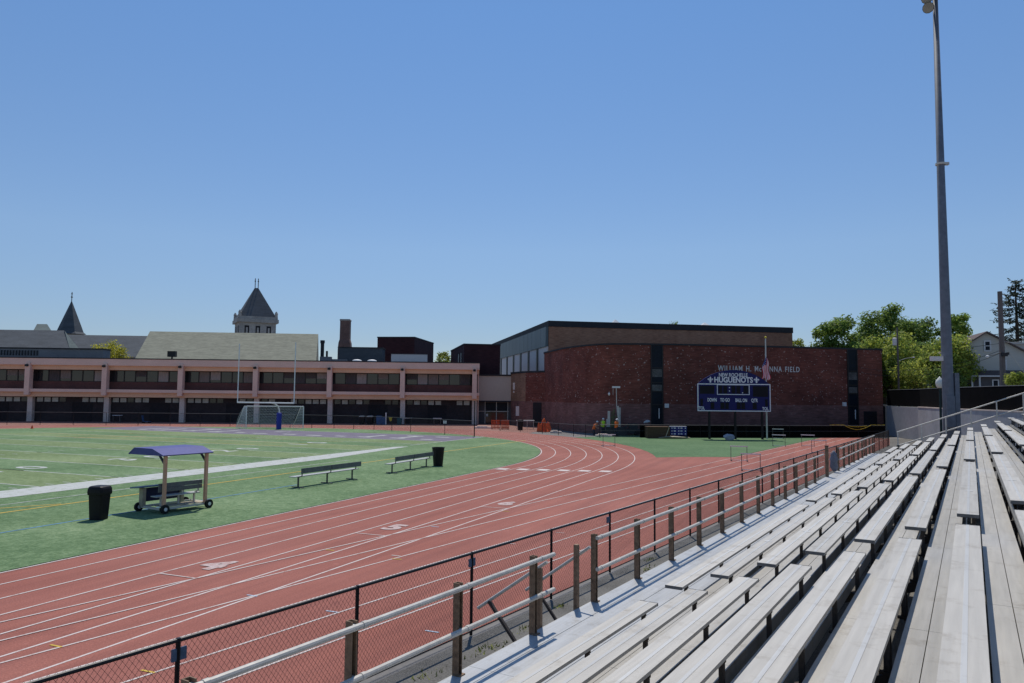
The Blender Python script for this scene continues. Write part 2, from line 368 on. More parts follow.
LANE = 1.2376; N0 = 19.495; CN = 57.6; R0 = CN-N0; S0 = 45.0
FS0 = -70.0                                    # where the straight starts, behind the view
def oval(r, z, extra=0.0, steps=60, far_side=True):
    p = [fo(CN-r, FS0, z)]
    for k in range(steps+1):
        a = PI*k/steps; p.append(fo(CN-r*math.cos(a), S0+r*math.sin(a), z))
    p.append(fo(CN+r, FS0, z)); return p
# red track: one sheet
t = MB()
outer = oval(R0+6*LANE+1.6, 0.0); inner = oval(R0, 0.0)
for a, b, c, d in zip(outer[:-1], outer[1:], inner[1:], inner[:-1]): t.face([a, b, c, d])
struct(t, 'running_track', m_track)
# chute and its forecourt
t = MB()
zc = .004
pts = [ch(8.75, -24, zc), ch(8.75, 84, zc), ch(10.2, 98, zc), ch(17.0, 98, zc), ch(17.0, 58.6, zc), ch(19.8, 56.5, zc), ch(23.4, 55.0, zc), ch(25.0, 50, zc), fo(13.5, 30, zc), fo(13.5, -18, zc)]
t.face(pts); struct(t, 'track_chute', m_track)
# paved apron round the head of the oval
t = MB(); z = -.004
t.face([lat(-110, 100, z), lat(0, 84, z), lat(4, 100, z), lat(4, 135, z), lat(-110, 135, z)]); struct(t, 'paved_apron', m_pinkpave)
# turf
infield = MB()
infield.prism([(p.x, p.y) for p in oval(R0-.05, 0)], -.06, .012); struct(infield, 'turf_field', m_turf)
# mown stripes of the pitch: alternate five yard bands
st = MB(); SIDE = 35.0; FARS = 82.0; G0 = 24.724
for i in range(-14, 9, 2):
    a, b = G0+4.572*i, G0+4.572*(i+1)
    st.face([fo(SIDE, a, .016), fo(SIDE, b, .016), fo(FARS, b, .016), fo(FARS, a, .016)])
struct(st, 'turf_stripes', m_turf2)
GOAL = G0+9*4.572; ENDL = 75.2
ez = MB(); ez.face([fo(SIDE, GOAL, .016), fo(SIDE, ENDL, .016), fo(FARS+3, ENDL, .016), fo(FARS+3, GOAL, .016)]); struct(ez, 'end_zone', m_purple)
fl = MB(); Z = .020
def S(n0, s0, n1, s1, w, mi=0, b=fl, z=Z): b.strip([fo(n0, s0), fo(n1, s1)], w, z, mi)
for i in range(-14, 10): S(SIDE, G0+4.572*i, FARS, G0+4.572*i, .13)
S(SIDE, ENDL, FARS+3, ENDL, .14)
S(SIDE, 59.5, SIDE, ENDL, .16)
fl.face([fo(32.75, -60, Z), fo(32.75, 43.3, Z), fo(SIDE+.1, 57.0, Z), fo(SIDE+.1, -60, Z)])    # wide painted border
fl.face([fo(32.75, 43.3, Z), fo(32.75, 44.6, Z), fo(34.3, 58.0, Z), fo(SIDE+.1, 57.0, Z)])
for s in [G0+.914*k for k in range(-60, 45)]:
    if (s-G0) % 4.572 > .3: S(54.5, s, 55.1, s, .09); S(SIDE+.35, s, SIDE+.95, s, .09)
for i, n in ((1, 4), (3, 3), (5, 2), (7, 1), (-1, 5), (-3, 4)): S(43.0, G0+4.572*i, 45.4, G0+4.572*i, .14)
S(30.8, -60, 30.8, 44, .10); S(29.0, -60, 28.7, 72.0, .13, 1); S(24.8, -60, 24.8, 31, .11, 2)
S(30.8, 18.2, 29.0, 21.4, .10, 1)
S(SIDE+2, GOAL-9.2, FARS-2, GOAL-9.5, .10, 1); S(SIDE+8, GOAL-5.5, FARS-10, GOAL-5.5, .10, 1)
S(SIDE+9, GOAL-13, FARS-9, GOAL-13, .09, 1); S(66, GOAL-8, 69, GOAL-14, .16, 3); S(84, GOAL-14, 86, GOAL-14.6, .5, 3)
struct(fl, 'field_lines', [m_field_line, m_yellow_l, m_blue_l, mat('orange_mark', (.62, .25, .10), .8)])
# end-zone lettering is too worn to read: plain white strokes
ezl = MB(); random.seed(3)
n = 37.5
while n < 80:
    w = random.uniform(1.1, 2.2)
    s = random.uniform(67.5, 68.5); ezl.strip([fo(n, s), fo(n+w, s)], random.choice((.55, .7)), .021)
    if random.random() < .7: ezl.strip([fo(n+w*.5, s+.4), fo(n+w*.5, s+4.2)], .55, .022)
    if random.random() < .6: ezl.strip([fo(n+.3, s+4.4), fo(n+w+.6, s+4.4)], .6, .021)
    n += w+random.uniform(1.6, 2.4)
struct(ezl, 'end_zone_marks', m_field_line)
# painted yard numbers
rot_no = Matrix((tuple(DO), tuple(NO), (0, 0, 1))).transposed()
yn = bpy.data.objects.new('yard_numbers', None); C.objects.link(yn); tag(yn, kind='structure')
for i, nchar in ((7, '1'), (5, '2'), (3, '3'), (1, '4')):
    for ds, chx in ((-1.1, nchar), (1.1, '0')):
        text('yard_number', chx, 2.9, m_field_line, yn, fo(44.2, G0+4.572*i+ds*1.25, .021), rot_no, .0015, .05, .95)
# lane lines
ll = MB(); Z = .008
for k in range(7): ll.strip([p for p in oval(R0+k*LANE-.03 if k else R0+.06, 0, steps=90)], .06 if k else .075, Z)
for n in (16.816, 15.581, 14.312, 13.04, 11.767, 10.496): ll.strip([ch(n, -60), ch(n, 97)], .055, .012)
# staggered start lines, change-over ticks, finish marks
for k, s in ((3, 14.43), (4, 21.25), (5, 28.45)): ll.strip([fo(N0-k*LANE, s+.0), fo(N0-(k+1)*LANE, s)], .05, .013)
for k in range(6): 
    sm = 43.45+.33*k
    ll.face([fo(N0-k*LANE-.28, sm-.42, .013), fo(N0-k*LANE-.28, sm+.42, .013), fo(N0-k*LANE-.98, sm+.42, .013), fo(N0-k*LANE-.98, sm-.42, .013)])
ll.strip([fo(N0, 42.75), fo(N0-6*LANE, 44.7)], .05, .0125)
for (x, y, mi) in ((56, 646.5, 1), (148, 672, 1), (396, 556, 0), (397, 559.5, 1), (330, 550.5, 1), (252, 596, 2), (435, 527, 2), (332, 612, 2), (511, 544, 0), (506, 511.5, 1), (560, 533, 0), (432, 632, 2)):
    p = at(x, y); q = p-NC*0+NO*0
    ll.strip([p-NO*.15, p+NO*.15], .05, .0135, mi)
struct(ll, 'lane_lines', [m_line, m_yellow_l, mat('pale_blue_mark', (.42, .50, .60), .8)])
ln = bpy.data.objects.new('lane_numbers', None); C.objects.link(ln); tag(ln, kind='structure')
for k, chx, s in ((3, '4', 15.6), (4, '5', 22.6), (5, '6', 29.6)):
    nn = N0-(k+.5)*LANE+.02
    text('lane_number', chx, 1.35, worn_paint('number_paint', (.60, .53, .50), (.40, .20, .17), .34, .62, 5.0), ln, fo(nn, s+.1, .0140), Matrix((tuple(-NO), tuple(DO), (0, 0, 1))).transposed(), .001, .075, .95)
# grass between the bend, the chute and the gymnasium
gr = MB(); z = .006
rim = [fo(CN-math.sqrt(47.12**2-(q-S0)**2), q, z) for q in (57.2, 60, 63, 66, 69, 72, 75, 77.5, 80)]
gr.face([ch(19.8, 56.55, z), ch(17.05, 58.6, z), ch(17.05, 99, z), ch(26, 99, z), ch(36, 88, z)]+rim[::-1])
struct(gr, 'grass_patch', m_grass)
# gravel between track and stand
gv = MB(); z = .008
gv.face([(8.9*-1, -30, z), ch(8.75, 84, z), ch(10.2, 98, z), (40, 110, z), (40, -30, z)]); struct(gv, 'gravel_strip', m_gravel)

# ------------------------------------------------------------------ bleachers
NR = 12
def back_x(i): return -3.65+.616*i
def seat_z(i): return 1.87+.203*i
def ends(i):
    e0 = 9.72+.19*i
    e = []
    for k in range(5):
        a = -6.0 if k == 0 else e0+1.0+10.95*(k-1)
        b = e0 if k == 0 else min(e0+10.95*k, 48.6)
        e.append((a, b))
    return e
DECK = 1.42; FX = -5.16; YEND = 48.9
bl = thing('bleachers', 'long aluminium bleachers with rows of grey plank seats beside the track', 'bleachers', (0, 20, 0))
OFF = (0, 20, 0)
rnd = random.Random(11)
def planks(mb, x0, w, n, z, th, y0, y1, gap=.006, joint=None):
    for k in range(n):
        y = y0
        cuts = sorted(set([y0]+[c for c in (joint or []) if y0 < c < y1]+[y1]))
        for a, b in zip(cuts[:-1], cuts[1:]):
            mb.bx(x0+k*w+gap/2, x0+(k+1)*w-gap/2, a+.003, b-.003, z-th+rnd.uniform(0, .0015), z)
# front walkway of four planks
b = MB(OFF); planks(b, FX, .335, 4, DECK, .05, -6, YEND, .010, [7.5, 18.3, 29.4, 40.2]); b.build('front_walkway', mat('aluminium_walkway', (.475, .475, .465), .42, .12, .5, .06, .15, scale2=3.5, stretch=(6, .35, 6), bscale=30), bl)
b = MB(OFF)
b.bx(FX-.012, FX-.002, -6, YEND, DECK-.17, DECK-.004); b.build('walkway_fascia', m_alu, bl)
allb = []
for i in range(NR):
    zs = seat_z(i)
    for k, (a, e) in enumerate(ends(i)):
        if e-a < .5: continue
        xb = back_x(i); x0 = xb-.252
        b = MB(OFF)
        c0, c1 = x0+.108, x0+.142
        b.bx(x0, c0, a, e, zs-.037, zs, 0); b.bx(c0, c1, a+.002, e-.002, zs-.036, zs+.003, 1); b.bx(c1, xb, a, e, zs-.037, zs, 0)
        b.bx(x0-.003, xb+.003, a-.014, a-.001, zs-.041, zs+.003, 2); b.bx(x0-.003, xb+.003, e+.001, e+.014, zs-.041, zs+.003, 2)
        ym = a+(e-a)*.30
        b.bx(x0+.07, xb-.06, ym, ym+.05, zs+.0035, zs+.0055, 3)
        s_ = b.build('seat', [m_alu_seat, m_alu_strip, m_alu_cap, m_white], bl)
        n = max(2, int(round((e-a)/1.83))); 
        for j in range(n+1):
            y = a+.35+(e-a-.7)*j/n
            allb.append((math.hypot(y, xb), xb, y, zs, s_))
    # foot boards of this row
    zt = zs-.43
    if i > 0:
        xt = back_x(i-1)+.018
        b = MB(OFF); planks(b, xt, .1875, 2, zt, .045, -6, YEND-.1, .007, [3.3+i*.37 % 2, 7.4+.4*(i % 3), 16.9+.5*(i % 4), 27.3, 38.2+.3*(i % 3)])
        b.build('foot_board', m_alu, bl)
        b = MB(OFF)
        y = -6.0
        while y < YEND-.2:
            y2 = min(y+4.55, YEND-.1); b.bx(xt+.432, xt+.445, y+.006, y2-.006, zt-.02, zt+.12); y = y2
        b.build('riser_board', m_alu, bl)
# brackets: L-shaped carriers under each seat
def bracket(mb, xb, y, zs):
    mb.bx(xb-.085, xb-.04, y-.022, y+.022, zs-.44, zs-.038)
    mb.bx(xb-.215, xb-.03, y-.020, y+.020, zs-.09, zs-.047)
    mb.bx(xb-.12, xb-.02, y-.03, y+.03, zs-.445, zs-.425)
allb.sort(key=lambda q: q[0])
vis = [q for q in allb if q[2] > 2.0]
rest = MB(OFF)
for j, (d, xb, y, zs, s_) in enumerate(vis):
    if j < 100:
        b = MB(OFF); bracket(b, xb, y, zs); b.build('bracket', m_bracket, s_)
    else: bracket(rest, xb, y, zs)
tag(rest.build('seat_brackets', m_bracket, bl), kind='stuff')
# understructure: raking beams and legs
for y in [-4+3.66*k for k in range(15)]:
    if y > YEND: break
    b = MB(OFF)
    b.bar((FX+.1, y, DECK-.12), (-3.9, y, DECK-.12), .06, .12)
    b.bar((-3.95, y, DECK-.12), (back_x(NR-1), y, seat_z(NR-1)-.62), .06, .12)
    for x in (FX+.15, -3.7, -1.3, 1.1, 3.0):
        zt = DECK-.14 if x < -3.6 else DECK-.12+(x+3.95)/.616*.203-.06
        b.bx(x-.04, x+.04, y-.04, y+.04, 0.008, zt)
    b.build('support_frame', m_bracket, bl)
b = MB(OFF); b.bx(back_x(NR-1)+.1, back_x(NR-1)+.15, -6, YEND, .1, seat_z(NR-1)+.9); b.build('rear_panel', m_steel, bl)

# front guard rails
RX = -5.115
def guard(y0, y1, posts, label, over=0.25):
    o = thing('guard_rail', label, 'guard rail', (RX, (y0+y1)/2, DECK), 0, 'guard rail sections along the front of the stand')
    off = o.location
    for y in posts:
        b = MB(off)
        zt = 2.455
        b.bx(RX-.05, RX-.038, y-.038, y+.038, DECK-.25, zt); b.bx(RX-.038, RX+.035, y-.038, y-.027, DECK-.25, zt); b.bx(RX-.038, RX+.035, y+.027, y+.038, DECK-.25, zt)
        b.bx(RX-.036, RX+.07, y-.055, y+.055, DECK+.002, DECK+.014)
        for sy in (-.028, .028): b.tube((RX+.037, y+sy*0, DECK+.09+abs(sy)), (RX+.05, y+sy*0, DECK+.09+abs(sy)), .010, 6)
        p = b.build('post', m_post_shade, o)
    for z, nm in ((2.41, 'top_rail'), (1.93, 'mid_rail')):
        b = MB(off); X = RX+.075
        b.tube((X, y0, z), (X, y1, z), .030, 10)
        for y in posts:
            b.tube((X, y+.06, z), (X, y+.115, z), .036, 10); b.bx(X-.09, X-.025, y-.03, y+.03, z-.012, z+.012)
        b.build(nm, m_steel, o)
    return o
guard(-2.0, 9.38, [8.95-1.75*k for k in range(7)][::-1], 'nearest galvanised guard rail section, ending just before the stair gap')
guard(10.8, 31.75, [10.87+1.77*k for k in range(12)], 'longest galvanised guard rail section, starting beyond the stair gap')
guard(36.0, 50.0, [36.2+1.72*k for k in range(9)], 'far galvanised guard rail section ending beyond the last seats')
o = thing('gate_post', 'single tall brown post standing between the two far guard rail sections', 'post', (RX, 33.1, DECK))
b = MB(o.location); b.bx(RX-.06, RX+.06, 33.04, 33.16, DECK+.002, 2.66); b.build('post', m_post_shade, o)
b = MB(o.location); b.bx(RX-.075, RX+.075, 33.02, 33.18, 2.66, 2.69); b.build('cap', m_bracket, o)
# stair gap: two sloping hand rails
for j, (pa, pb, pc, pd, Y, lab) in enumerate((((547, 562), (478, 608), (489, 601), (516, 643), 9.3, 'sloping stair hand rail nearest the camera, going down from the front walkway'),
                                   ((590, 547), (526, 590), (540, 595), (556, 620), 10.55, 'sloping stair hand rail farther off, with an upright post at its top'))):
    def py(q):
        v = ray(*q); return EYE+v*((Y)/v.y)
    A, Bp, Cc, Dd = py(pa), py(pb), py(pc), py(pd)
    o = thing('stair_rail', lab, 'hand rail', (A.x, Y, .01), 0, 'stair hand rails')
    b = MB(o.location); b.tube(A, Bp, .024, 8); b.build('rail', m_steel, o)
    b = MB(o.location); e = Cc+(Dd-Cc)*2.2
    e = Cc+(Dd-Cc)*((Cc.z-.05)/(Cc.z-Dd.z)); b.bar(Cc, e, .05 if j == 0 else .035, .04); b.build('brace', m_bracket, o)  # solid bar put in along a dark diagonal line of unclear origin
    b = MB(o.location)
    X = max(A.x-.02, FX-.06)
    if j: b.bx(FX-.075, FX-.015, 10.37, 10.45, .01, 2.36)
    else: b.bx(FX-.09, FX-.03, Y-.03, Y+.03, .01, A.z-.1)
    b.build('post', m_post_shade, o)
# stair treads below the gap
o = thing('stair', 'short steel stair below the gap in the guard rails, mostly hidden by the walkway', 'stair', (FX-.1, 9.95, .01))
for k in range(4):
    b = MB(o.location); b.bx(FX-.36-.26*k, FX-.10-.26*k, 9.42, 10.45, DECK-.32-.28*k, DECK-.28-.28*k); b.build('step', m_bracket, o)
# end guard of the stand
o = thing('end_guard_rail', 'sloping two-bar guard rail climbing the far end of the stand', 'guard rail', (-3.7, YEND, 1.4))
off = o.location
def er(z0): return lambda x: z0+(x+3.69)*.3755
for z0, nm in ((2.71, 'top_rail'), (1.93, 'mid_rail')):
    f = er(z0); b = MB(off); b.tube((-3.72, YEND+.06, f(-3.72)), (4.2, YEND+.06, f(4.2)), .036, 8); b.build(nm, m_steel, o)
x = -3.69
while x < 4.0:
    b = MB(off); zb = DECK+max(0, (x+3.69))*.33-.5; b.bx(x-.03, x+.03, YEND+.02, YEND+.08, max(.1, zb), er(2.71)(x)); b.build('post', m_steel, o); x += 1.22
b = MB(off); b.bx(-3.76, -3.62, YEND-.02, YEND+.12, .02, 1.95); b.build('base_post', m_green_post, o)
# cloth bundle on the far rail
p = Vector((RX-.2, 35.2, 0))
b = MB((RX-.05, 35.3, 1.5)); rr = random.Random(5)
b.lathe((RX-.05, 35.3, 1.45), [(.05, 0), (.11, .08), (.14, .2), (.13, .4), (.15, .52), (.11, .68), (.12, .76), (.07, .84), (.04, .9)], 14)
o = b.build('cloth_bundle', m_grey_cloth, None, True)
for v in o.data.vertices: v.co.x *= 1+rr.uniform(-.3, .3); v.co.y *= 1+rr.uniform(-.3, .3)
tag(o, 'grey cloth bundle hanging on the guard rail posts before the far section', 'cloth bundle')

# ------------------------------------------------------------------ chain link fence beside the track
FH_ = 1.55
def fx(y): return -8.60+.0197*y
fence = thing('chain_link_fence', 'black chain link fence running between the track and the stand', 'fence', (-8.5, 20, 0))
off = fence.location
Y0, Y1 = -3.0, 82.0
b = MB(off); b.tube((fx(Y0), Y0, FH_), (fx(Y1), Y1, FH_), .027, 8); b.build('top_rail', m_black, fence)
b = MB(off); b.tube((fx(Y0), Y0, .06), (fx(Y1), Y1, .06), .006, 4); b.build('tension_wire', m_black, fence)
y = 9.075-3.12*3
while y < Y1:
    b = MB(off); b.tube((fx(y), y, 0), (fx(y), y, FH_+.03), .030, 8); b.build('post', m_black, fence); y += 3.12
b = MB(off); b.tube((fx(Y1), Y1, 0), (fx(Y1), Y1, FH_+.05), .05, 8); b.build('post', m_black, fence)
b = MB(off)
pit = .082; Hm = FH_+.03
def wire(y0, z0, y1, z1, r, side):
    X0, X1 = fx(y0)+side-.03, fx(y1)+side-.03
    P0 = Vector((X0, y0, z0)); P1 = Vector((X1, y1, z1)); d = (P1-P0).normalized(); n1 = Vector((1, 0, 0)); n2 = d.cross(n1)
    ring = [(n1*math.cos(a)+n2*math.sin(a))*r for a in (PI/2, PI*7/6, PI*11/6)]
    A = [b._p(P0+k) for k in ring]; B2 = [b._p(P1+k) for k in ring]
    for k in range(3): b.f.append([A[k], A[(k+1) % 3], B2[(k+1) % 3], B2[k]]); b.mi.append(0)
y = 1.0
slope = .80       # run per unit height
while y < Y1:
    for sg in (1, -1):
        ya, yb = y, y+sg*slope*(Hm-.05)
        za, zb = .05, Hm
        if yb > Y1: zb = za+(Y1-ya)/slope; yb = Y1
        if yb < 1.0: continue
        if zb > za+.03: wire(ya, za, yb, zb, .0024, .003*sg)
    y += pit
b.build('mesh', m_wire, fence)
for y in (5.97, 12.2, 18.35):
    bb = MB(off); bb.box((fx(y)+.0, y, 1.38), (.03, .20, .15)); bb.build('tag_plate', mat('blue_grey_plate', (.12, .17, .24), .5), fence)

# ------------------------------------------------------------------ weeds by the stand
for j, (x, y, s) in enumerate(((426, 676, .28), (495, 647, .22), (481, 652, .2), (524, 629, .2), (647, 569, .2), (560, 607, .16), (650, 560, .16))):
    p = at(x, y); b = MB(p); rr = random.Random(j)
    for k in range(34):
        a = rr.uniform(0, 2*PI); d = rr.uniform(0, s*1.6); q = p+Vector((math.cos(a)*d*.5, math.sin(a)*d*1.5, 0)); h = rr.uniform(.02, .09)
        tip = q+Vector((rr.uniform(-.06, .06), rr.uniform(-.06, .06), h)); w = Vector((rr.uniform(-.02, .02), rr.uniform(-.02, .02), 0))
        b.face([q-w, q+w, tip])
    tag(b.build('weed_tuft', m_weed, None, 'keep'), ['largest yellow green weed tuft on the gravel at the bottom edge', 'low green weed tuft below the nearest guard rail', 'thin weed tuft beside the low green one under the rail', 'small weed tuft by the foot of the stair', 'tiny dry weed under the second guard rail section', 'wispy weed near the stair rail post', 'faint weed at the fence foot beyond the stair'][j], 'weed', 'weeds on the gravel')

# ------------------------------------------------------------------ hurdles
def make_hurdle():
    h = thing('hurdle', 'x', 'hurdle', (0, 0, 0), 0, 'hurdles left on the track')
    for sx in (-.56, .56):
        b = MB(); b.tube((sx, 0, .03), (sx, 0, 1.06), .022, 6); b.build('upright', m_hurdle, h)
        b = MB(); b.box((sx, .32, .03), (.05, .72, .05)); b.build('foot', m_hurdle, h)
    b = MB(); b.box((0, 0, 1.08), (1.24, .03, .075)); b.build('crossbar', m_white, h)
    b = MB(); b.box((0, .66, .03), (1.12, .04, .04)); b.build('base_bar', m_white, h)
    return h
hp = make_hurdle()
hl = [((739, 461.5), 0, 'white topped hurdle on the chute just right of the grass edge'),
      ((751, 471.5), 0, 'nearest white topped hurdle, standing just behind the black fence'),
      ((779, 446.5), 0, 'hurdle in the middle of the chute, left of the flagpole foot'),
      ((808, 446.5), 0, 'hurdle on the chute lane beside the fence posts at right'),
      ((778, 438.8), 0, 'farthest hurdle at the grass edge under the scoreboard right end'),
      ((819, 453.5), 0, 'hurdle close behind the fence where the second guard rail ends'),
      ((609, 446.5), .5, 'lone hurdle standing on the curved lanes of the bend')]
for j, (q, rz, lab) in enumerate(hl):
    p = at(*q); p.z = .015
    h = hp if j == 0 else copy_tree(hp)
    h.location = p; h.rotation_euler = (0, 0, math.radians(10)+rz); h['label'] = lab

# ------------------------------------------------------------------ rolling team cart
cart = thing('team_cart', 'wheeled team shelter with purple canopy over a bench and folding desk', 'team cart', (-26.93, 18.6, .012), 0)
def part(name, m, par, fn, smooth=False): return one(m, fn, name, par, smooth)
for (x, y) in ((.72, -1.0), (.72, .92), (-.72, -1.15), (-.72, .85)):
    def f(b): b.tube((x-.05, y, .17), (x+.05, y, .17), .17, 16)
    w = part('wheel', m_rubber, cart, f)
    def f(b): b.tube((x-.062, y, .17), (x+.062, y, .17), .07, 10)
    part('hub', m_white, w, f)
def f(b):
    b.bx(-.7, .7, -1.15, -1.08, .14, .22); b.bx(-.7, .7, 1.02, 1.09, .14, .22); b.bx(.60, .67, -1.15, 1.1, .14, .22); b.bx(-.67, -.60, -1.15, 1.1, .14, .22)
part('base_frame', m_steel, cart, f)
part('floor_board', m_ply, cart, lambda b: b.bx(.0, .58, -.95, .9, .225, .25))
for y in (-1.0, .80):
    p_ = part('post', m_wood, cart, lambda b: b.bx(.58, .69, y-.055, y+.055, .2, 2.22))
    part('brace', m_navy, cart, lambda b: b.bar((.6, y, 1.85), (.1, y, 2.33), .05, .08))
def f(b):
    pr = [(-1.45, 2.20), (-1.08, 2.44), (.10, 2.44), (.80, 2.22), (.78, 2.18), (.09, 2.39), (-1.07, 2.39), (-1.43, 2.16)]
    y0, y1 = -1.22, 1.0
    n = len(pr); A = [b._p((x, y0, z)) for x, z in pr]; B2 = [b._p((x, y1, z)) for x, z in pr]
    for k in range(n): b.f.append([A[k], A[(k+1) % n], B2[(k+1) % n], B2[k]]); b.mi.append(0)
    for k in range(3):
        for Q, sg in ((A, 1), (B2, -1)):
            q = [Q[k], Q[k+1], Q[n-2-k], Q[n-1-k]]; b.f.append(q if sg > 0 else q[::-1]); b.mi.append(0)
    for y in (y0, y1): 
        yy = y+(.01 if y < 0 else -.01); b.hexa([(-1.43, yy-.006, 2.17), (.78, yy-.006, 2.19), (.78, yy+.006, 2.19), (-1.43, yy+.006, 2.17)], [(-1.07, yy-.006, 2.41), (.09, yy-.006, 2.41), (.09, yy+.006, 2.41), (-1.07, yy+.006, 2.41)])
part('canopy', m_canopy, cart, f)
part('bench_back', m_bench_grey, cart, lambda b: (b.bx(.47, .51, -1.15, .74, .80, .955), b.bx(.47, .51, -1.15, .74, .97, 1.13)))
part('bench_seat', m_bench_seat, cart, lambda b: (b.bx(.02, .21, -1.15, .74, .60, .64), b.bx(.22, .42, -1.15, .74, .60, .64)))
for y in (-.85, -.1, .6):
    part('bench_leg', m_steel, cart, lambda b: (b.bx(.18, .24, y-.03, y+.03, .22, .60), b.bar((.2, y, .6), (.46, y, .72), .05, .05), b.bx(.44, .47, y-.03, y+.03, .7, 1.1)))
part('desk_top', mat('blue_grey_desk', (.13, .18, .27), .45, .1, 1.5), cart, lambda b: b.hexa([(-.95, -1.40, .88), (-.35, -1.40, .93), (-.35, .7, .93), (-.95, .7, .88)], [(-.95, -1.40, .93), (-.35, -1.40, .98), (-.35, .7, .98), (-.95, .7, .93)]))
for y in (-1.1, .55):
    part('desk_leg', m_ply, cart, lambda b: b.bx(-.70, -.46, y-.07, y+.07, .2, .89))
part('desk_panel', m_navy, cart, lambda b: b.bx(-.62, -.56, -1.02, .47, .36, .88))
# ------------------------------------------------------------------ bins
bp_ = at(98.5, 519.5)
o = thing('trash_can', 'tall black domed trash can standing on turf left of the team cart', 'trash can', (bp_.x, bp_.y, .012), .4)
part('bin_body', m_plastic_black, o, lambda b: b.lathe((0, 0, 0), [(.245, 0), (.25, .02), (.295, .90)], 28, sq=.72))
part('bin_lid', m_plastic_black, o, lambda b: b.lathe((0, 0, 0), [(.30, .88), (.328, .90), (.335, .98), (.325, 1.10), (.295, 1.17), (.25, 1.20), (.15, 1.21)], 28, sq=.72))
bp2 = at(438, 466)
o = thing('trash_can', 'black lidless trash can at the right end of the farther bench', 'trash can', (bp2.x, bp2.y, .012))
part('bin_body', m_plastic_black, o, lambda b: (b.lathe((0, 0, 0), [(.30, 0), (.40, 1.14), (.42, 1.14), (.42, 1.20), (.38, 1.20), (.37, 1.0)], 18)))

# ------------------------------------------------------------------ benches
def make_bench(L):
    o = thing('bench', 'x', 'bench', (0, 0, 0), 0, 'team benches on the turf')
    for x0 in (-.30, -.10): part('seat', m_bench_seat, o, lambda b: b.bx(x0-.12, x0+.07, -L/2, L/2, .52, .56))
    part('backrest', m_bench_grey, o, lambda b: (b.bx(.13, .17, -L/2+.25, -.03, .70, .95), b.bx(.13, .17, .03, L/2-.05, .70, .95)))
    for y in (-L/2+.35, 0, L/2-.45):
        part('leg', m_hurdle, o, lambda b: (b.tube((-.12, y, .03), (-.12, y, .52), .045, 8), b.bx(-.5, .22, y-.04, y+.04, .004, .045)))
        part('back_support', m_hurdle, o, lambda b: (b.bar((-.1, y, .5), (.12, y, .58), .05, .04), b.bar((.11, y, .56), (.12, y, .93), .05, .03)))
    return o
b1 = make_bench(5.0)
a, e = at(303.5, 487.5), at(352, 480)
for j, (o, a, e, lab) in enumerate(((b1, at(303.5, 487.5), at(352, 480), 'nearer long grey team bench with slatted back on the turf'), (copy_tree(b1), at(394.5, 473.2), at(428, 467.2), 'farther long grey team bench, next to the lidless trash can'))):
    d = (e-a); d.normalize(); c = (a+e)/2
    o.location = (c.x, c.y, .012); o.rotation_euler = (0, 0, math.atan2(d.y, d.x)-PI/2); o['label'] = lab

# ------------------------------------------------------------------ goals
base = at(278.7, 429.5)
o = thing('football_goalpost', 'white football goalpost with tall uprights and blue padded base', 'goalpost', base)
cb = base-DO*2.6
A = cb-NO*4.4; B2 = cb+NO*4.5
zcb = 3.42
b = MB(base); b.lathe(base, [(.30, 0), (.30, 2.1), (.22, 2.14)], 12, sq=.6); b.build('base_pad', m_goal_blue, o)
b = MB(base); pts = [base+Vector((0, 0, 2.0)), base+Vector((0, 0, 2.5)), base-DO*.25+Vector((0, 0, 2.95)), base-DO*.9+Vector((0, 0, 3.3)), base-DO*1.7+Vector((0, 0, zcb)), cb+Vector((0, 0, zcb))]
b.path(pts, .085, 10); b.build('gooseneck', m_white, o)
b = MB(base); b.tube(A+Vector((0, 0, zcb)), B2+Vector((0, 0, zcb)), .085, 10); b.build('crossbar', m_white, o)
for q in (A, B2):
    b = MB(base); b.tube(q+Vector((0, 0, zcb)), q+Vector((0, 0, 10.9)), .065, 8); b.build('upright', m_white, o)
A = at(303, 428.6); B2 = at(246, 428.4); H3 = Vector((0, 0, 2.9)); bk = -RH*1.9+FH*1.6
o = thing('soccer_goal', 'white soccer goal with sagging net behind the blue goalpost pad', 'soccer goal', (A+B2)/2)
off = o.location
for q, in ((A,), (B2,)):
    b = MB(off); b.tube(q, q+H3, .06, 8); b.build('goal_post', m_white, o)
b = MB(off); b.tube(A+H3, B2+H3, .06, 8); b.build('crossbar', m_white, o)
bk2 = bk*.25
for q in (A, B2):
    b = MB(off); b.path([q+H3, q+H3+bk2, q+bk, q], .03, 6); b.build('net_frame', m_white, o)
b = MB(off)
def sheet(f, nu, nv, r=.014):
    for i in range(nu+1): 
        for j in range(nv): b.tube(f(i/nu, j/nv), f(i/nu, (j+1)/nv), r, 3, cap=False)
    for j in range(nv+1):
        for i in range(nu): b.tube(f(i/nu, j/nv), f((i+1)/nu, j/nv), r, 3, cap=False)
def nb(u, v):
    p = A.lerp(B2, u)+H3+bk2; q = A.lerp(B2, u)+bk
    return p.lerp(q, v)+bk*.15*math.sin(v*PI)+Vector((0, 0, -.3*math.sin(u*PI)*math.sin(v*PI)))
sheet(nb, 40, 16); sheet(lambda u, v: (A.lerp(B2, u)+H3).lerp(A.lerp(B2, u)+H3+bk2, v), 40, 2)
for q in (A, B2): sheet(lambda u, v: (q+H3*(1-v)).lerp((q+H3+bk2).lerp(q+bk, v), u), 9, 14)
b.build('net', m_net, o)

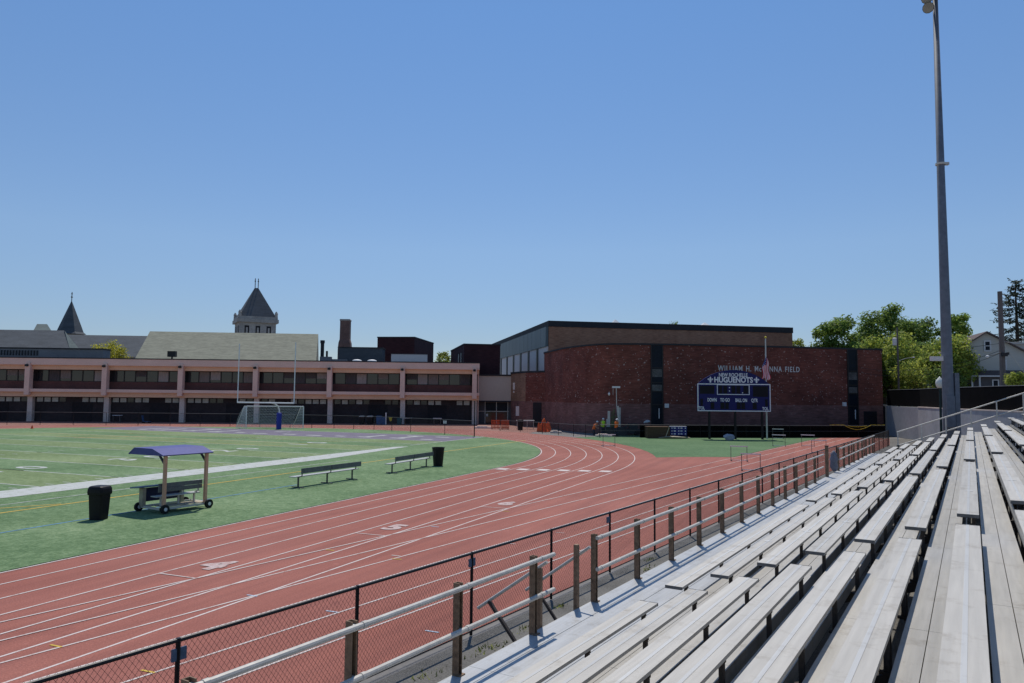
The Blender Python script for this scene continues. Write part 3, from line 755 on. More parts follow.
# ------------------------------------------------------------------ school building on the left
SA = math.atan2(4.8, 72.5); SRZ = YAW+SA
so = lat(-5.7, 119.0)
def near_school(u, v, z=0): return so+Matrix.Rotation(SRZ, 3, 'Z') @ Vector((u, v, z))
sch = thing('school_building', 'long two-storey school building with pink concrete frame and dark windows', 'building', so, SRZ)
BAY = 11.30; NB = 9; LX = -BAY*NB-1.0; DEP = 18.0
def sbox(name, m, x0, x1, y0, y1, z0, z1, par=sch): return part(name, m, par, lambda b: b.bx(x0, x1, y0, y1, z0, z1))
sbox('parapet', m_concrete_pink, LX, .55, -1.0, DEP, 8.62, 9.62)
sbox('roof_beam', m_concrete_tan, LX, .5, -.55, DEP, 7.95, 8.62)
sbox('roof_edge', m_rooftar, LX, .6, -1.04, DEP, 9.62, 9.78)
sbox('floor_slab', m_concrete_pink, LX, .55, -1.0, DEP, 4.52, 4.98)
sbox('floor_beam', m_concrete_tan, LX, .5, -.55, DEP, 3.80, 4.52)
sbox('spandrel', m_darkred, LX, .3, .25, .45, 4.98, 6.15)
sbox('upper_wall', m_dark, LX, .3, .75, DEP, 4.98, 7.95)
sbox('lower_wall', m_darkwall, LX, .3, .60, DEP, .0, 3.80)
sbox('end_wall', m_concrete_pink, .3, .5, .45, DEP, 0, 7.95)
rr = random.Random(21)
for k in range(NB+1):
    x = -.22-BAY*k
    sbox('upper_column', m_concrete_pink, x-.36, x+.36, -1.28, -.25, 4.05, 8.95)
    sbox('lower_column', m_concrete, x-.34, x+.40, -.20, .55, .0, 4.05)
    part('flood_lamp', m_black, sch, lambda b: (b.box((x-.05, -1.45, 8.5), (.42, .3, .3)), b.bx(x-.08, x, -1.38, -1.28, 8.3, 8.75)))
for k in range(NB):
    x1 = -.85-BAY*k; x0 = x1-BAY+1.15
    w = (x1-x0)/6
    for j in range(6):
        a, e = x0+j*w, x0+(j+1)*w
        fr = part('window', m_frame, sch, lambda b: (b.bx(a, a+.07, .48, .62, 6.15, 7.95), b.bx(e-.07, e, .48, .62, 6.15, 7.95), b.bx(a+.07, e-.07, .48, .62, 6.15, 6.23), b.bx(a+.07, e-.07, .48, .62, 7.84, 7.95)))
        part('pane', m_glass, fr, lambda b: b.bx(a+.07, e-.07, .55, .57, 6.23, 7.84))
        q = rr.random()
        if q < .5: 
            lo = rr.choice((6.25, 6.25, 6.6, 7.0)); part('curtain', mat('curtain_%d' % rr.randrange(3), [(.20, .17, .155), (.08, .07, .072), (.32, .28, .26)][rr.randrange(3)], .9, .3, 1.5, stretch=(4, 4, .8)), fr, lambda b: b.bx(a+.10, e-.10, .50, .53, lo, 7.83))
    # clerestory lights of the ground floor
    cell = (x1-x0)/9; xs_ = rr.randrange(2, 7)
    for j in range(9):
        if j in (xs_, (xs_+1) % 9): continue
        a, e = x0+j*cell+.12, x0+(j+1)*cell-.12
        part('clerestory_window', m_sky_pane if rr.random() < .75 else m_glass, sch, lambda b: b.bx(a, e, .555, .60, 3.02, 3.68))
    xd = x0+(x1-x0)*rr.uniform(.3, .6)
    part('doorway', m_dark, sch, lambda b: b.bx(xd, xd+3.0, .55, .598, .02, 2.95))
# roof-top pieces of the school
sbox('penthouse', m_roofgrey, LX, -59.0, 3.0, 5.4, 9.79, 11.25)
sbox('penthouse_edge', m_rooftar, LX, -58.9, 2.9, 5.5, 11.25, 11.45)
part('louvre', m_rooftar, sch, lambda b: [b.bx(-75+.45*k, -74.75+.45*k, 2.93, 2.99, 10.2, 11.0) for k in range(14)])
for q in ((41, 346, 127), (84.5, 351, 124)):
    p = far(q[0], q[1], q[2])
ro = thing('rooftop_unit', 'dark square vent box standing on the school roof edge left of the pale roof', 'vent', far(172, 357.8, 118.2), SRZ)
part('vent_box', m_frame, ro, lambda b: b.bx(-.6, .6, -.4, .4, .15, 1.05)); part('stand', m_black, ro, lambda b: b.bx(-.1, .1, -.1, .1, -.4, .15))
ro = thing('rooftop_unit', 'long pale metal air handler on the school roof below the dark brick block', 'air handler', far(409, 363, 126), SRZ)
part('casing', m_panel, ro, lambda b: b.bx(-3.0, 3.0, 0, 2, -.3, 1.45)); part('cap', m_roofgrey, ro, lambda b: b.bx(-3.05, 3.05, -.05, 2.05, 1.45, 1.52))
ro = thing('rooftop_unit', 'dark ductwork and round-topped flue right of the pale roof', 'duct', far(322, 362, 127), SRZ)
part('flue', m_rooftar, ro, lambda b: (b.tube((0, 0, -.3), (0, 0, 3.2), .30, 10), b.tube((0, 0, 3.2), (0, 0, 3.7), .38, 10), b.tube((.75, .2, -.3), (.75, .2, 1.9), .18, 8))); part('duct', m_roofgrey, ro, lambda b: (b.bx(-.3, 1.6, -.5, .5, -.3, .9), b.bx(1.6, 4.2, -.4, .4, -.3, .5)))
ro = thing('roof_plant_screen', 'dark slate clad plant enclosure at the foot of the brick chimney', 'plant enclosure', far(360, 362, 130), SRZ)
part('screen', m_slate, ro, lambda b: b.bx(-3.8, 3.8, 0, 5, -.4, 2.45)); part('coping', m_rooftar, ro, lambda b: b.bx(-3.9, 3.9, -.1, 5.1, 2.45, 2.6))
for j, (x, y) in enumerate(((357, 360.6), (372, 360.8))):
    p = far(x, y+.7, 121.5); ro = MB(p); ro.lathe(p, [(.8, -.2), (.8, .05), (.7, .18), (.45, .28), (.15, .32)], 12)
    tag(ro.build('roof_dome', m_white, None, True), ['left small white skylight dome on the school roof edge', 'right small white skylight dome on the school roof edge'][j], 'skylight', 'skylight domes')
ch_p = far(345, 347, 150)
o = thing('brick_chimney', 'square brown brick chimney with flared foot rising behind the school', 'chimney', (ch_p.x, ch_p.y, 0), SRZ)
zt = far(345, 319.5, 150).z; zb = far(345, 347, 150).z
part('shaft', m_chimney, o, lambda b: b.lathe((0, 0, 0), [(1.75, 0), (1.75, zb-.5), (1.62, zb+.8), (1.36, zb+1.5), (1.34, zt-.35)], 4))
part('cap', m_stone, o, lambda b: b.lathe((0, 0, 0), [(1.42, zt-.35), (1.46, zt-.15), (1.38, zt)], 4))
for c_ in o.children: c_.rotation_euler = (0, 0, PI/4)
def block(name, lab, cat, x0, x1, ytop, d, dep, m, mcap, rz, side=None, zb=0.0, group=None):
    p0 = far(x0, ytop, d); p1 = far(x1, ytop, d); W = (Vector((p1.x-p0.x, p1.y-p0.y, 0))).length
    c = (p0+p1)/2; o = thing(name, lab, cat, (c.x, c.y, zb), rz, group); h = c.z-zb
    part('wall', m, o, lambda b: b.bx(-W/2, W/2, 0, dep, 0, h-.2)); part('coping', mcap, o, lambda b: b.bx(-W/2-.08, W/2+.08, -.08, dep+.08, h-.2, h))
    return o, W, h
o, W, h = block('rooftop_block', 'dark brick rooftop block right of the chimney', 'building', 377, 415, 336.7, 140, 16, m_block_brick, m_rooftar, YAW-.12)
o, W, h = block('rooftop_block', 'dark brick block with narrow windows left of the tall hall', 'building', 464, 500.6, 343.9, 124, 20, m_block_brick, m_rooftar, YAW+.19)
for k in (3.0, 6.5):
    w_ = part('window', m_frame, o, lambda b: b.bx(-W/2-.05, -W/2-.01, k, k+1.2, h-4.4, h-1.3)); part('pane', m_sky_pane, w_, lambda b: b.bx(-W/2-.07, -W/2-.052, k+.1, k+1.1, h-4.3, h-1.4))

# roofs of the old school behind
def gable(name, lab, pts_bottom, ridge, m, mw, group=None, hipm=None):
    # pts_bottom: eave A-B (front) world points; ridge R0-R1; back eaves mirrored
    A, B3 = pts_bottom; R0_, R1_ = ridge
    c = (A+B3)/2; o = thing(name, lab, 'building', (c.x, c.y, 0), 0, group)
    off = o.location
    bkA = Vector((2*R0_.x-A.x, 2*R0_.y-A.y, A.z)); bkB = Vector((2*R1_.x-B3.x, 2*R1_.y-B3.y, B3.z))
    hip = (R0_-A).dot(B3-A)/(B3-A).length
    b = MB(off); b.face([A, B3, R1_, R0_]); b.face([bkB, bkA, R0_, R1_]); b.face([A, R0_, bkA]); b.face([B3, bkB, R1_]); b.face([A, bkA, bkB, B3]); b.build('roof', m, o)
    b = MB(off); k = .4
    q = [A, B3, bkB, bkA]; cc = (A+B3+bkA+bkB)/4
    q = [cc+(p-cc)*.97 for p in q]
    b.prism([(p.x, p.y) for p in q], 0, A.z-.02); b.build('wall', mw, o)
    return o
A = far(134.5, 359.5, 135); B3 = far(316, 363.2, 138); r0 = far(150, 331.3, 145.5); r1 = far(318.3, 333.8, 148.5)
B3.z = A.z; r1.z = r0.z
gable('school_hall', 'hall with large pale green grey shingled roof behind the school', (A, B3), (r0, r1), m_paleroof, m_stone)
A = far(-120, 352, 150); B3 = far(84, 350.5, 152); r0 = far(-120, 328, 158); r1 = far(64, 331, 160); B3.z = A.z; r1.z = r0.z
o = gable('slate_roof_wing', 'school wing with dark slate roof and a pale hipped end at far left', (A, B3), (r0, r1), m_slate, m_stone)
# hip end overlaid in a paler slate, as if sunlit
e_ = MB(o.location); R1 = r1; n_ = Vector((RH.x, RH.y, 0))*.03+Vector((0, 0, .03))
e2 = far(71.5, 350.3, 152); e2.z = B3.z
bkB = Vector((2*R1.x-B3.x, 2*R1.y-B3.y, B3.z))
# sunlight on the hip face is put into its paler colour
e_.face([B3+n_, bkB+n_, R1+n_]); e_.face([e2-FH*.05+Vector((0, 0, .02)), B3-FH*.05+n_, R1-FH*.05+n_, far(65, 331.2, 159.5)+Vector((0, 0, .02))-FH*.1]); e_.build('sunlit_hip_end', m_copper, o)
A = far(60, 356, 168); B3 = far(160, 357, 170); r0 = far(60, 334.6, 177); r1 = far(160, 335.6, 179); B3.z = A.z; r1.z = r0.z
gable('slate_roof_wing', 'plain dark slate roofed wing between the spire and the pale roof', (A, B3), (r0, r1), m_slate, m_stone)
A = far(32, 333, 176); B3 = far(53, 334, 176); r0 = far(37, 324, 180); r1 = far(47, 326, 180); B3.z = A.z; r1.z = r0.z
gable('slate_dormer', 'small hipped slate roof peeping over the ridge left of the spire', (A, B3), (r0, r1), m_copper, m_stone)
# spire
D_ = 186; zb = far(70, 333, D_).z; zt = far(70, 301, D_).z; p = far(70, 333, D_)
o = thing('slate_spire', 'slender pointed slate spire with metal finial at far left', 'spire', (p.x, p.y, 0), YAW+.35)
k = D_/FOC
part('turret', m_stone, o, lambda b: b.lathe((0, 0, 0), [(9.5*k, 0), (9.5*k, zb)], 8))
part('roof', m_slate, o, lambda b: b.lathe((0, 0, 0), [(14.5*k, zb-.3), (12*k, zb+.25), (10.2*k, zb+1.5), (.25*k, zt)], 6))
part('finial', m_frame, o, lambda b: (b.tube((0, 0, zt-.2), (0, 0, zt+9*k), .10, 6), b.lathe((0, 0, zt+3*k), [(.05, 0), (.28, .25), (.05, .5)], 8), b.lathe((0, 0, zt+6.5*k), [(.05, 0), (.22, .2), (.05, .4)], 8)))
# stone tower
D_ = 215; k = 1.13*D_/FOC; p = far(255, 333, D_); Zt = lambda y: far(256, y, D_).z
o = thing('stone_tower', 'square stone clock-less tower with pyramid slate roof and twin finials', 'tower', (p.x, p.y, 0), YAW+.48)
o['label'] = 'square stone tower with pyramid slate roof, corner pinnacles and twin finials'
hw = 15.2*k
part('shaft', m_stone, o, lambda b: b.bx(-hw, hw, -hw, hw, 0, Zt(324)))
part('cornice', m_stone, o, lambda b: (b.bx(-hw*1.13, hw*1.13, -hw*1.13, hw*1.13, Zt(324), Zt(320.5)), b.bx(-hw*1.08, hw*1.08, -hw*1.08, hw*1.08, Zt(320.5), Zt(318.2))))
part('roof', m_slate, o, lambda b: (b.hexa([(-hw*1.0, -hw*1.0, Zt(318.2)), (hw*1.0, -hw*1.0, Zt(318.2)), (hw*1.0, hw*1.0, Zt(318.2)), (-hw*1.0, hw*1.0, Zt(318.2))], [(-.5, -.1, Zt(288)), (.5, -.1, Zt(288)), (.5, .1, Zt(288)), (-.5, .1, Zt(288))])))
for sx in (-.4, .45): part('finial', m_frame, o, lambda b: (b.tube((sx, 0, Zt(289)), (sx, 0, Zt(278.5)), .11, 6), b.lathe((sx, 0, Zt(282)), [(.08, 0), (.26, .2), (.08, .4)], 6)))
for sx in (-1, 1):
    for sy in (-1, 1): part('pinnacle', m_stone, o, lambda b: b.lathe((sx*hw*1.0, sy*hw*1.0, Zt(318.2)), [(.42, 0), (.42, .9), (.52, 1.0), (.36, 1.3), (.15, 1.7)], 8))
for side in range(2):
    for j in range(3):
        u = (-.6+.6*j)*hw
        def f(b):
            if side == 0: b.bx(u-.62, u+.62, -hw-.03, -hw-.006, Zt(333.5)-2, Zt(327.2))
            else: b.bx(-hw-.03, -hw-.006, u-.62, u+.62, Zt(333.5)-2, Zt(327.2))
        part('window', m_dark, o, f)
        def f(b):
            if side == 0: b.bx(hw+.006, hw+.03, u-.62, u+.62, Zt(333.5)-2, Zt(327.2))
            else: b.bx(u-.25, u+.25, -hw-.045, -hw-.031, Zt(333.5)-2, Zt(329))
        part('window', m_dark if side == 0 else m_stone, o, f)

# ------------------------------------------------------------------ link block with entrance
p = lat(-5.4, 121.0)
lk = thing('entrance_link', 'tan rendered entrance block with glazed doors right of the school', 'building', p, YAW+.03)
LW = 5.9; zt_ = 7.75
part('wall', m_link_tan, lk, lambda b: b.bx(0, LW, 0, 14, 3.75, zt_)); part('roof_edge', m_rooftar, lk, lambda b: b.bx(-.1, LW+.1, -.15, 14, zt_, zt_+.25))
part('recess_wall', mat('grey_recess', (.12, .115, .12), .8), lk, lambda b: b.bx(0, LW, 1.2, 14, 0, 3.75)); part('lintel', m_rooftar, lk, lambda b: b.bx(0, LW, -.05, .2, 3.55, 3.75))
for x in (1.15, 3.0, 4.85): part('door_post', m_steel, lk, lambda b: b.bx(x-.06, x+.06, 1.05, 1.18, 0, 3.55))
part('transom', m_steel, lk, lambda b: b.bx(-.2, LW-.9, 1.02, 1.14, 1.95, 2.07))
for x in (1.24, 3.09): 
    d_ = part('door', m_glass, lk, lambda b: b.bx(x, x+1.65, 1.10, 1.15, .05, 1.93)); part('notice', m_white, d_, lambda b: b.bx(x+.1, x+.4, 1.085, 1.098, 1.2, 1.6)) if x < 2 else None
part('fanlight', m_glass_blue, lk, lambda b: b.bx(1.22, 4.78, 1.10, 1.15, 2.1, 3.4))

# ------------------------------------------------------------------ curved gymnasium
ZR = 10.95
def gp(x, d): 
    return lat((x-512)/FOC*d, d)
front = [(544.4, 112), (553, 106.8), (563.3, 101.2), (573.6, 97.8), (585.9, 94.8), (600, 92.6), (614.6, 91.6), (640, 91.2), (688, 91.8), (731, 92.8), (770, 93.7), (810, 94.9), (847, 96.2), (882.5, 97.5)]
fp = [gp(*q) for q in front]
gym = thing('gymnasium', 'dark red brick gymnasium with curved front wall and slit windows', 'building', (fp[7].x, fp[7].y, 0))
off = gym.location
back = [gp(880.5, 125), gp(548, 128)]
ZL = 3.75
out = [(p.x, p.y) for p in fp]+[(p.x, p.y) for p in back]
b = MB(off); b.prism(out, ZL, ZR); b.build('upper_wall', m_gym_up, gym)
b = MB(off); b.prism(out, 0, ZL); b.build('lower_wall', m_gym_lo, gym)
b = MB(off)
cen = sum((Vector((x, y, 0)) for x, y in out), Vector())/len(out)
o2 = [Vector((x, y, 0))+(Vector((x, y, 0))-cen).normalized()*.12 for x, y in out]
b.prism([(p.x, p.y) for p in o2], ZR, ZR+.22); b.build('roof_edge', m_rooftar, gym)
GA = math.atan2((fp[-1]-fp[8]).y, (fp[-1]-fp[8]).x)
def wallpt(x):                     # point on the front wall line of sight x
    for (xa, da), (xb, db) in zip(front[:-1], front[1:]):
        if xa <= x <= xb:
            t_ = (x-xa)/(xb-xa); return gp(xa, da).lerp(gp(xb, db), t_)
def slit(x0, x1, lab):
    a, e = wallpt(x0), wallpt(x1); d = (e-a); W = d.length; rz = math.atan2(d.y, d.x)
    M = Matrix.Rotation(rz, 3, 'Z')
    def P(b, u0, u1, v0, v1, z0, z1, mi=0): 
        c = a+M @ Vector(((u0+u1)/2, (v0+v1)/2, 0)); b.box((c.x, c.y, (z0+z1)/2), (u1-u0, v1-v0, z1-z0), rz, mi)
    b = MB(off); P(b, 0, W, -.06, -.01, .9, ZR-.02); w = b.build('slit_window', m_glass_blue, gym)
    b = MB(off)
    for u in (0, W-.14): P(b, u, u+.14, -.12, -.062, .9, ZR-.03)
    for z in (8.1, 6.3, 5.2, 3.6, .95): P(b, .141, W-.141, -.12, -.062, z, z+.12)
    b.build('frame', m_frame, w)
    for za, zb_ in ((7.05, 8.0), (5.35, 6.1)):
        b = MB(off); P(b, .15, W-.15, -.09, -.062, za, zb_); b.build('blind', mat('pale_blind', (.10, .10, .095), .7, .5, 1.2), w)
    b = MB(off); P(b, W*.6, W*.66, -.20, -.13, 2.0, 3.2); b.build('door_pull', m_white, w)
slit(650.8, 663.2, ''); slit(847.3, 857.5, '')
for x, z in ((666.5, 3.55), (843.5, 3.9)):
    a = wallpt(x); b = MB(off); b.box((a.x-FH.x*.1, a.y-FH.y*.1, z), (.5, .2, .5), YAW+.19); b.build('wall_lamp', m_white, gym)
a = wallpt(869); b = MB(off); b.box((a.x-FH.x*.02, a.y-FH.y*.02, 1.5), (1.9, .14, 3.0), YAW+.19); b.build('door', m_dark, gym)
# wall lettering
ca, ce = wallpt(718), wallpt(799.5); mid = (ca+ce)/2; Lw = (ce-ca).length
rz = math.atan2((ce-ca).y, (ce-ca).x)
nrm = Matrix.Rotation(rz, 3, 'Z') @ Vector((0, -1, 0))
zl = (far(720, 368.6, 92.5).z+far(799, 369.8, 94.6).z)/2
tl = text('wall_lettering', 'WILLIAM H. McKENNA FIELD', .95, m_letter, gym, mid-off+nrm*.08+Vector((0, 0, zl)), Matrix.Rotation(rz, 3, 'Z') @ FACE, .03, .012, 1.0, 'CENTER', 1.22)
wd = max(v.co.x for v in tl.data.vertices)-min(v.co.x for v in tl.data.vertices)
tl.matrix_local = Matrix.Translation(mid-off+nrm*.08+Vector((0, 0, zl))) @ (Matrix.Rotation(rz, 3, 'Z') @ FACE).to_4x4() @ Matrix.Diagonal((Lw/wd, 1, 1, 1))
# low annex at the left of the gymnasium
an = thing('gym_annex', 'low brick annex with tan corner between entrance block and curved gymnasium', 'building', gp(511.5, 122), YAW)
a0 = gp(511.5, 121); a1 = gp(526, 114.5); a2 = gp(546, 111.4); 
z_an = 8.1
off2 = an.location
bq = MB(off2); bq.prism([(q.x, q.y) for q in (a0, a1, a1+FH*3, a0+FH*3)], 3.75, z_an)
def inv(o_): 
    # meshes were laid out in world axes: undo the turn of the parent
    for c_ in o_.children: c_.rotation_euler = (0, 0, -o_.rotation_euler.z)
bq.build('corner_wall', m_tan_brick, an)
bq = MB(off2); bq.prism([(q.x, q.y) for q in (a1, a2, a2+FH*12, a1+FH*2.98)], 3.75, z_an); bq.build('front_wall', m_gym_up, an)
bq = MB(off2); bq.prism([(q.x, q.y) for q in (a0-FH*.02, a1-FH*.02, a2-FH*.02, a2+FH*12, a0+FH*6)], 0, 3.75); bq.build('lower_wall', m_gym_lo, an)
bq = MB(off2); bq.prism([(q.x, q.y) for q in (a0-FH*.15-RH*.1, a1-FH*.15, a2-FH*.15, a2+FH*12, a0+FH*12)], z_an, z_an+.28); bq.build('roof_edge', m_rooftar, an)
d0 = a1.lerp(a2, .38); d1 = a1.lerp(a2, .80)
bq = MB(off2); bq.prism([(q.x, q.y) for q in (d0-FH*.10, d1-FH*.10, d1+FH*.2, d0+FH*.2)], .02, 3.6); bq.build('doorway', m_dark, an)
q = a0.lerp(a1, .2); bq = MB(off2); bq.box((q.x-FH.x*.2, q.y-FH.y*.2, 6.1), (.3, .5, 1.1), YAW); bq.box((q.x-FH.x*.2, q.y-FH.y*.2, 5.2), (.2, .3, .3), YAW); bq.build('wall_speaker', m_panel, an)
q = a0.lerp(a1, .55); bq = MB(off2); bq.box((q.x-FH.x*.1, q.y-FH.y*.1, 2.2), (.9, .25, 1.5), YAW); bq.build('meter_box', m_panel, an)
inv(an)
# tall hall behind
c0 = gp(549, 124); HZ = far(549, 320.6, 124).z
HR = YAW+math.radians(10.7)
hall = thing('tall_hall', 'tall box hall with brown brick face and grey metal fascia behind the gymnasium', 'building', (c0.x, c0.y, 0), HR)
HWd = 44.5; HD = 74.0
part('wall', m_hall_brick, hall, lambda b: b.bx(0, HWd, 0, HD, 0, HZ-1.0))
part('roof_fascia', m_rooftar, hall, lambda b: b.bx(-.1, HWd+.1, -.1, HD, HZ-1.0, HZ))
part('metal_panels', m_fascia, hall, lambda b: [b.bx(-.5, -.02, .3+3.7*k, .3+3.7*k+3.62, HZ-4.3, HZ-1.02) for k in range(19)])
for k in range(10):
    part('white_panel', m_panel, hall, lambda b: b.bx(-.3, -.02, .3+7.4*k, 6.6+7.4*k, HZ-13.5, HZ-4.32))
    part('column', m_frame, hall, lambda b: b.bx(-.45, -.02, 6.62+7.4*k, 7.68+7.4*k, HZ-13.5, HZ-4.32))
for j, x in enumerate((615.3, 704.5)):
    p = far(x, 323.8, 140); b = MB((p.x, p.y, HZ)); b.lathe((p.x, p.y, HZ), [(2.2, -.1), (2.1, .3), (.15, 1.9 if j == 0 else 1.5)], 4)
    tag(b.build('roof_skylight', m_white), ['left white pyramid skylight on the tall hall roof', 'right white pyramid skylight on the tall hall roof'][j], 'skylight', 'pyramid skylights')

# ------------------------------------------------------------------ scoreboard and flag
p = lat((733.5-512)/FOC*83.5, 83.5)
sb = thing('scoreboard', 'blue arched football scoreboard on three dark posts before the brick wall', 'scoreboard', p, YAW)
k = 83.5/FOC; Zs = lambda y: far(734, y, 83.5).z
hx = 36.2*k; z0, z1 = Zs(411.2), Zs(384.0)
part('panel', m_sb_blue, sb, lambda b: b.bx(-hx, hx, -.15, .25, z0, z1))
def f(b):
    n = 20; zt = Zs(370.0); pts = [(-hx*.98, z1+.02)]
    R_ = ((hx*.98)**2+(zt-z1)**2)/(2*(zt-z1)); 
    for q in range(n+1):
        x = -hx*.98+2*hx*.98*q/n; pts.append((x, max(z1+.03, zt-R_+math.sqrt(max(0, R_*R_-x*x)))))
    pts.append((hx*.98, z1+.02))
    A = [b._p((x, -.12, z)) for x, z in pts]; B4 = [b._p((x, .2, z)) for x, z in pts]; n2 = len(pts)
    for q in range(n2): b.f.append([A[q], A[(q+1) % n2], B4[(q+1) % n2], B4[q]]); b.mi.append(0)
    b.f.append(A); b.mi.append(0); b.f.append(B4[::-1]); b.mi.append(0)
part('arch_panel', m_sb_blue, sb, f)
def rect(b, x0, x1, za, zb_, t=.07, y=-.2):
    b.bx(x0, x1, y, -.152, za, za+t); b.bx(x0, x1, y, -.152, zb_-t, zb_); b.bx(x0, x0+t, y, -.152, za+t, zb_-t); b.bx(x1-t, x1, y, -.152, za+t, zb_-t)
part('frame', m_sb_white, sb, lambda b: rect(b, -hx-.02, hx+.02, z0-.02, z1+.02, .1))
X = lambda x: (x-733.5)*k
part('clock_frame', m_sb_white, sb, lambda b: rect(b, X(716.6), X(749), Zs(394.8), Zs(384.6), .07))
for xa, xb, ya, yb in ((718.2, 722, 386, 393.5), (723, 727, 386, 393.5), (731, 735, 386, 393.5), (736, 740, 386, 393.5), (743, 747.5, 386, 393.5), (699.5, 714, 386, 394), (752.5, 767.5, 386, 396.5), (700, 702.5, 399, 406), (710.2, 713.8, 402.5, 409), (720, 724, 402.5, 409), (724.8, 728.2, 402.5, 409), (736.2, 740, 402.5, 409), (740.7, 744.5, 402.5, 409), (752, 756, 402.5, 409), (764.5, 767, 399, 406)):
    part('digit_window', m_sb_dark, sb, lambda b: b.bx(X(xa), X(xb), -.172, -.153, Zs(yb), Zs(ya)))
part('colon_lamp', m_sb_white, sb, lambda b: (b.bx(X(728.6), X(729.5), -.19, -.153, Zs(388.2), Zs(387.2)), b.bx(X(728.6), X(729.5), -.19, -.153, Zs(391.5), Zs(390.5)), b.bx(X(741.5), X(742.6), -.19, -.174, Zs(393.2), Zs(392.4))))
def lab(body, xc, yc, h, w, y=-.16, bold=.012):
    t_ = text('lettering', body, h*1.35, m_sb_white, sb, (X(xc), y, Zs(yc)), FACE, .012, bold)
    wd = max(v.co.x for v in t_.data.vertices)-min(v.co.x for v in t_.data.vertices)
    t_.matrix_local = Matrix.Translation(Vector((X(xc), y, Zs(yc)))) @ FACE.to_4x4() @ Matrix.Diagonal((w*k/wd, 1, 1, 1)); return t_
lab('NEW ROCHELLE', 733, 375.2, .42, 28.5, -.14); lab('HUGUENOTS', 733.2, 380.2, .62, 38.5, -.14, .03)
lab('DOWN', 711.7, 400.2, .40, 9.0); lab('TO GO', 724.5, 400.2, .40, 9.5); lab('BALL ON', 740.7, 400.4, .40, 11.5); lab('QTR', 753.8, 400.4, .40, 6.5); lab('TOL', 701.2, 408.4, .36, 6.2); lab('TOL', 764.6, 408.6, .36, 6.2)
for xc in (710.2, 756.2):          # fleur-de-lis emblem
    def f(b):
        c = Vector((X(xc), -.135, Zs(379.8)))
        def blade(pts): 
            n = len(pts); A = [b._p(c+Vector((x, -.02, z))) for x, z in pts]; B4 = [b._p(c+Vector((x, .012, z))) for x, z in pts]
            for q in range(n): b.f.append([A[q], A[(q+1) % n], B4[(q+1) % n], B4[q]]); b.mi.append(0)
            b.f.append(A); b.mi.append(0); b.f.append(B4[::-1]); b.mi.append(0)
        blade([(0, .36), (.10, .18), (.07, .0), (.05, -.10), (-.05, -.10), (-.07, 0), (-.10, .18)])
        for sg in (-1, 1): blade([(sg*.06, -.08), (sg*.09, .04), (sg*.20, .14), (sg*.29, .10), (sg*.30, -.02), (sg*.22, -.08), (sg*.21, .02), (sg*.16, 0)][::sg])
        blade([(-.17, -.10), (.17, -.10), (.17, -.16), (-.17, -.16)]); blade([(-.05, -.16), (.05, -.16), (.10, -.30), (0, -.36), (-.10, -.30)])
    part('emblem', m_sb_white, sb, f)
for x in (709.2, 735, 761.8): part('leg', m_black, sb, lambda b: b.bx(X(x)-.11, X(x)+.11, -.05, .17, 0, z0))
# flagpole
p = lat((766.3-512)/FOC*84.6, 84.6)
fpz = far(766, 338.5, 84.6).z
o = thing('flagpole', 'slim white flagpole standing right of the scoreboard', 'flagpole', p)
part('pole', mat('flagpole_white', (.62, .64, .60), .4, .08, 1), o, lambda b: b.tube((0, 0, 0), (0, 0, fpz), .085, 10, .055)); part('finial', m_tape, o, lambda b: b.lathe((0, 0, fpz), [(.04, 0), (.13, .08), (.13, .18), (.04, .26)], 8)); part('halyard', m_trim, o, lambda b: b.tube((-.10, -.05, 1.2), (-.07, -.05, fpz-.2), .008, 4))
# drooping flag: cloth grid, hoist along the pole, fly fallen
fl_ = MB(p)
NU, NV = 26, 26
ztop = far(766, 356.5, 84.6).z
def cloth(u, v):    # u 0..1 from hoist to fly, v 0..1 top to bottom of the hoist; the fly has dropped beside the pole
    a = v*2-1
    wdt = .20+.34*min(1, u*1.3)
    x = -.10+a*wdt*(.9+.2*math.sin(u*7))+.06*math.sin(u*8+1)
    y = .10*math.sin(a*5.5+u*3)*min(1, u*3+.3)
    z = ztop-.12-2.45*u-.30*abs(a)**1.5*(1-u)-.12*math.sin(a*4)*u
    return p+RH*x+FH*(y-.26)+Vector((0, 0, z))
for i in range(NU):
    for j in range(NV):
        v = (j+.5)/NV; u = (i+.5)/NU
        mi = 0 if int(v*13) % 2 == 0 else 1
        if u < .36 and v < .62:
            mi = 2
            if (i % 3 == 1) and (j % 3 == 1): mi = 1
        fl_.face([cloth(i/NU, j/NV), cloth((i+1)/NU, j/NV), cloth((i+1)/NU, (j+1)/NV), cloth(i/NU, (j+1)/NV)], mi)
fo_ = fl_.build('flag', [m_flag_r, m_flag_w, m_flag_b], None, True); tag(fo_, 'red white and blue striped flag hanging limp from the flagpole', 'flag')
sol = fo_.modifiers.new('thick', 'SOLIDIFY'); sol.thickness = .01
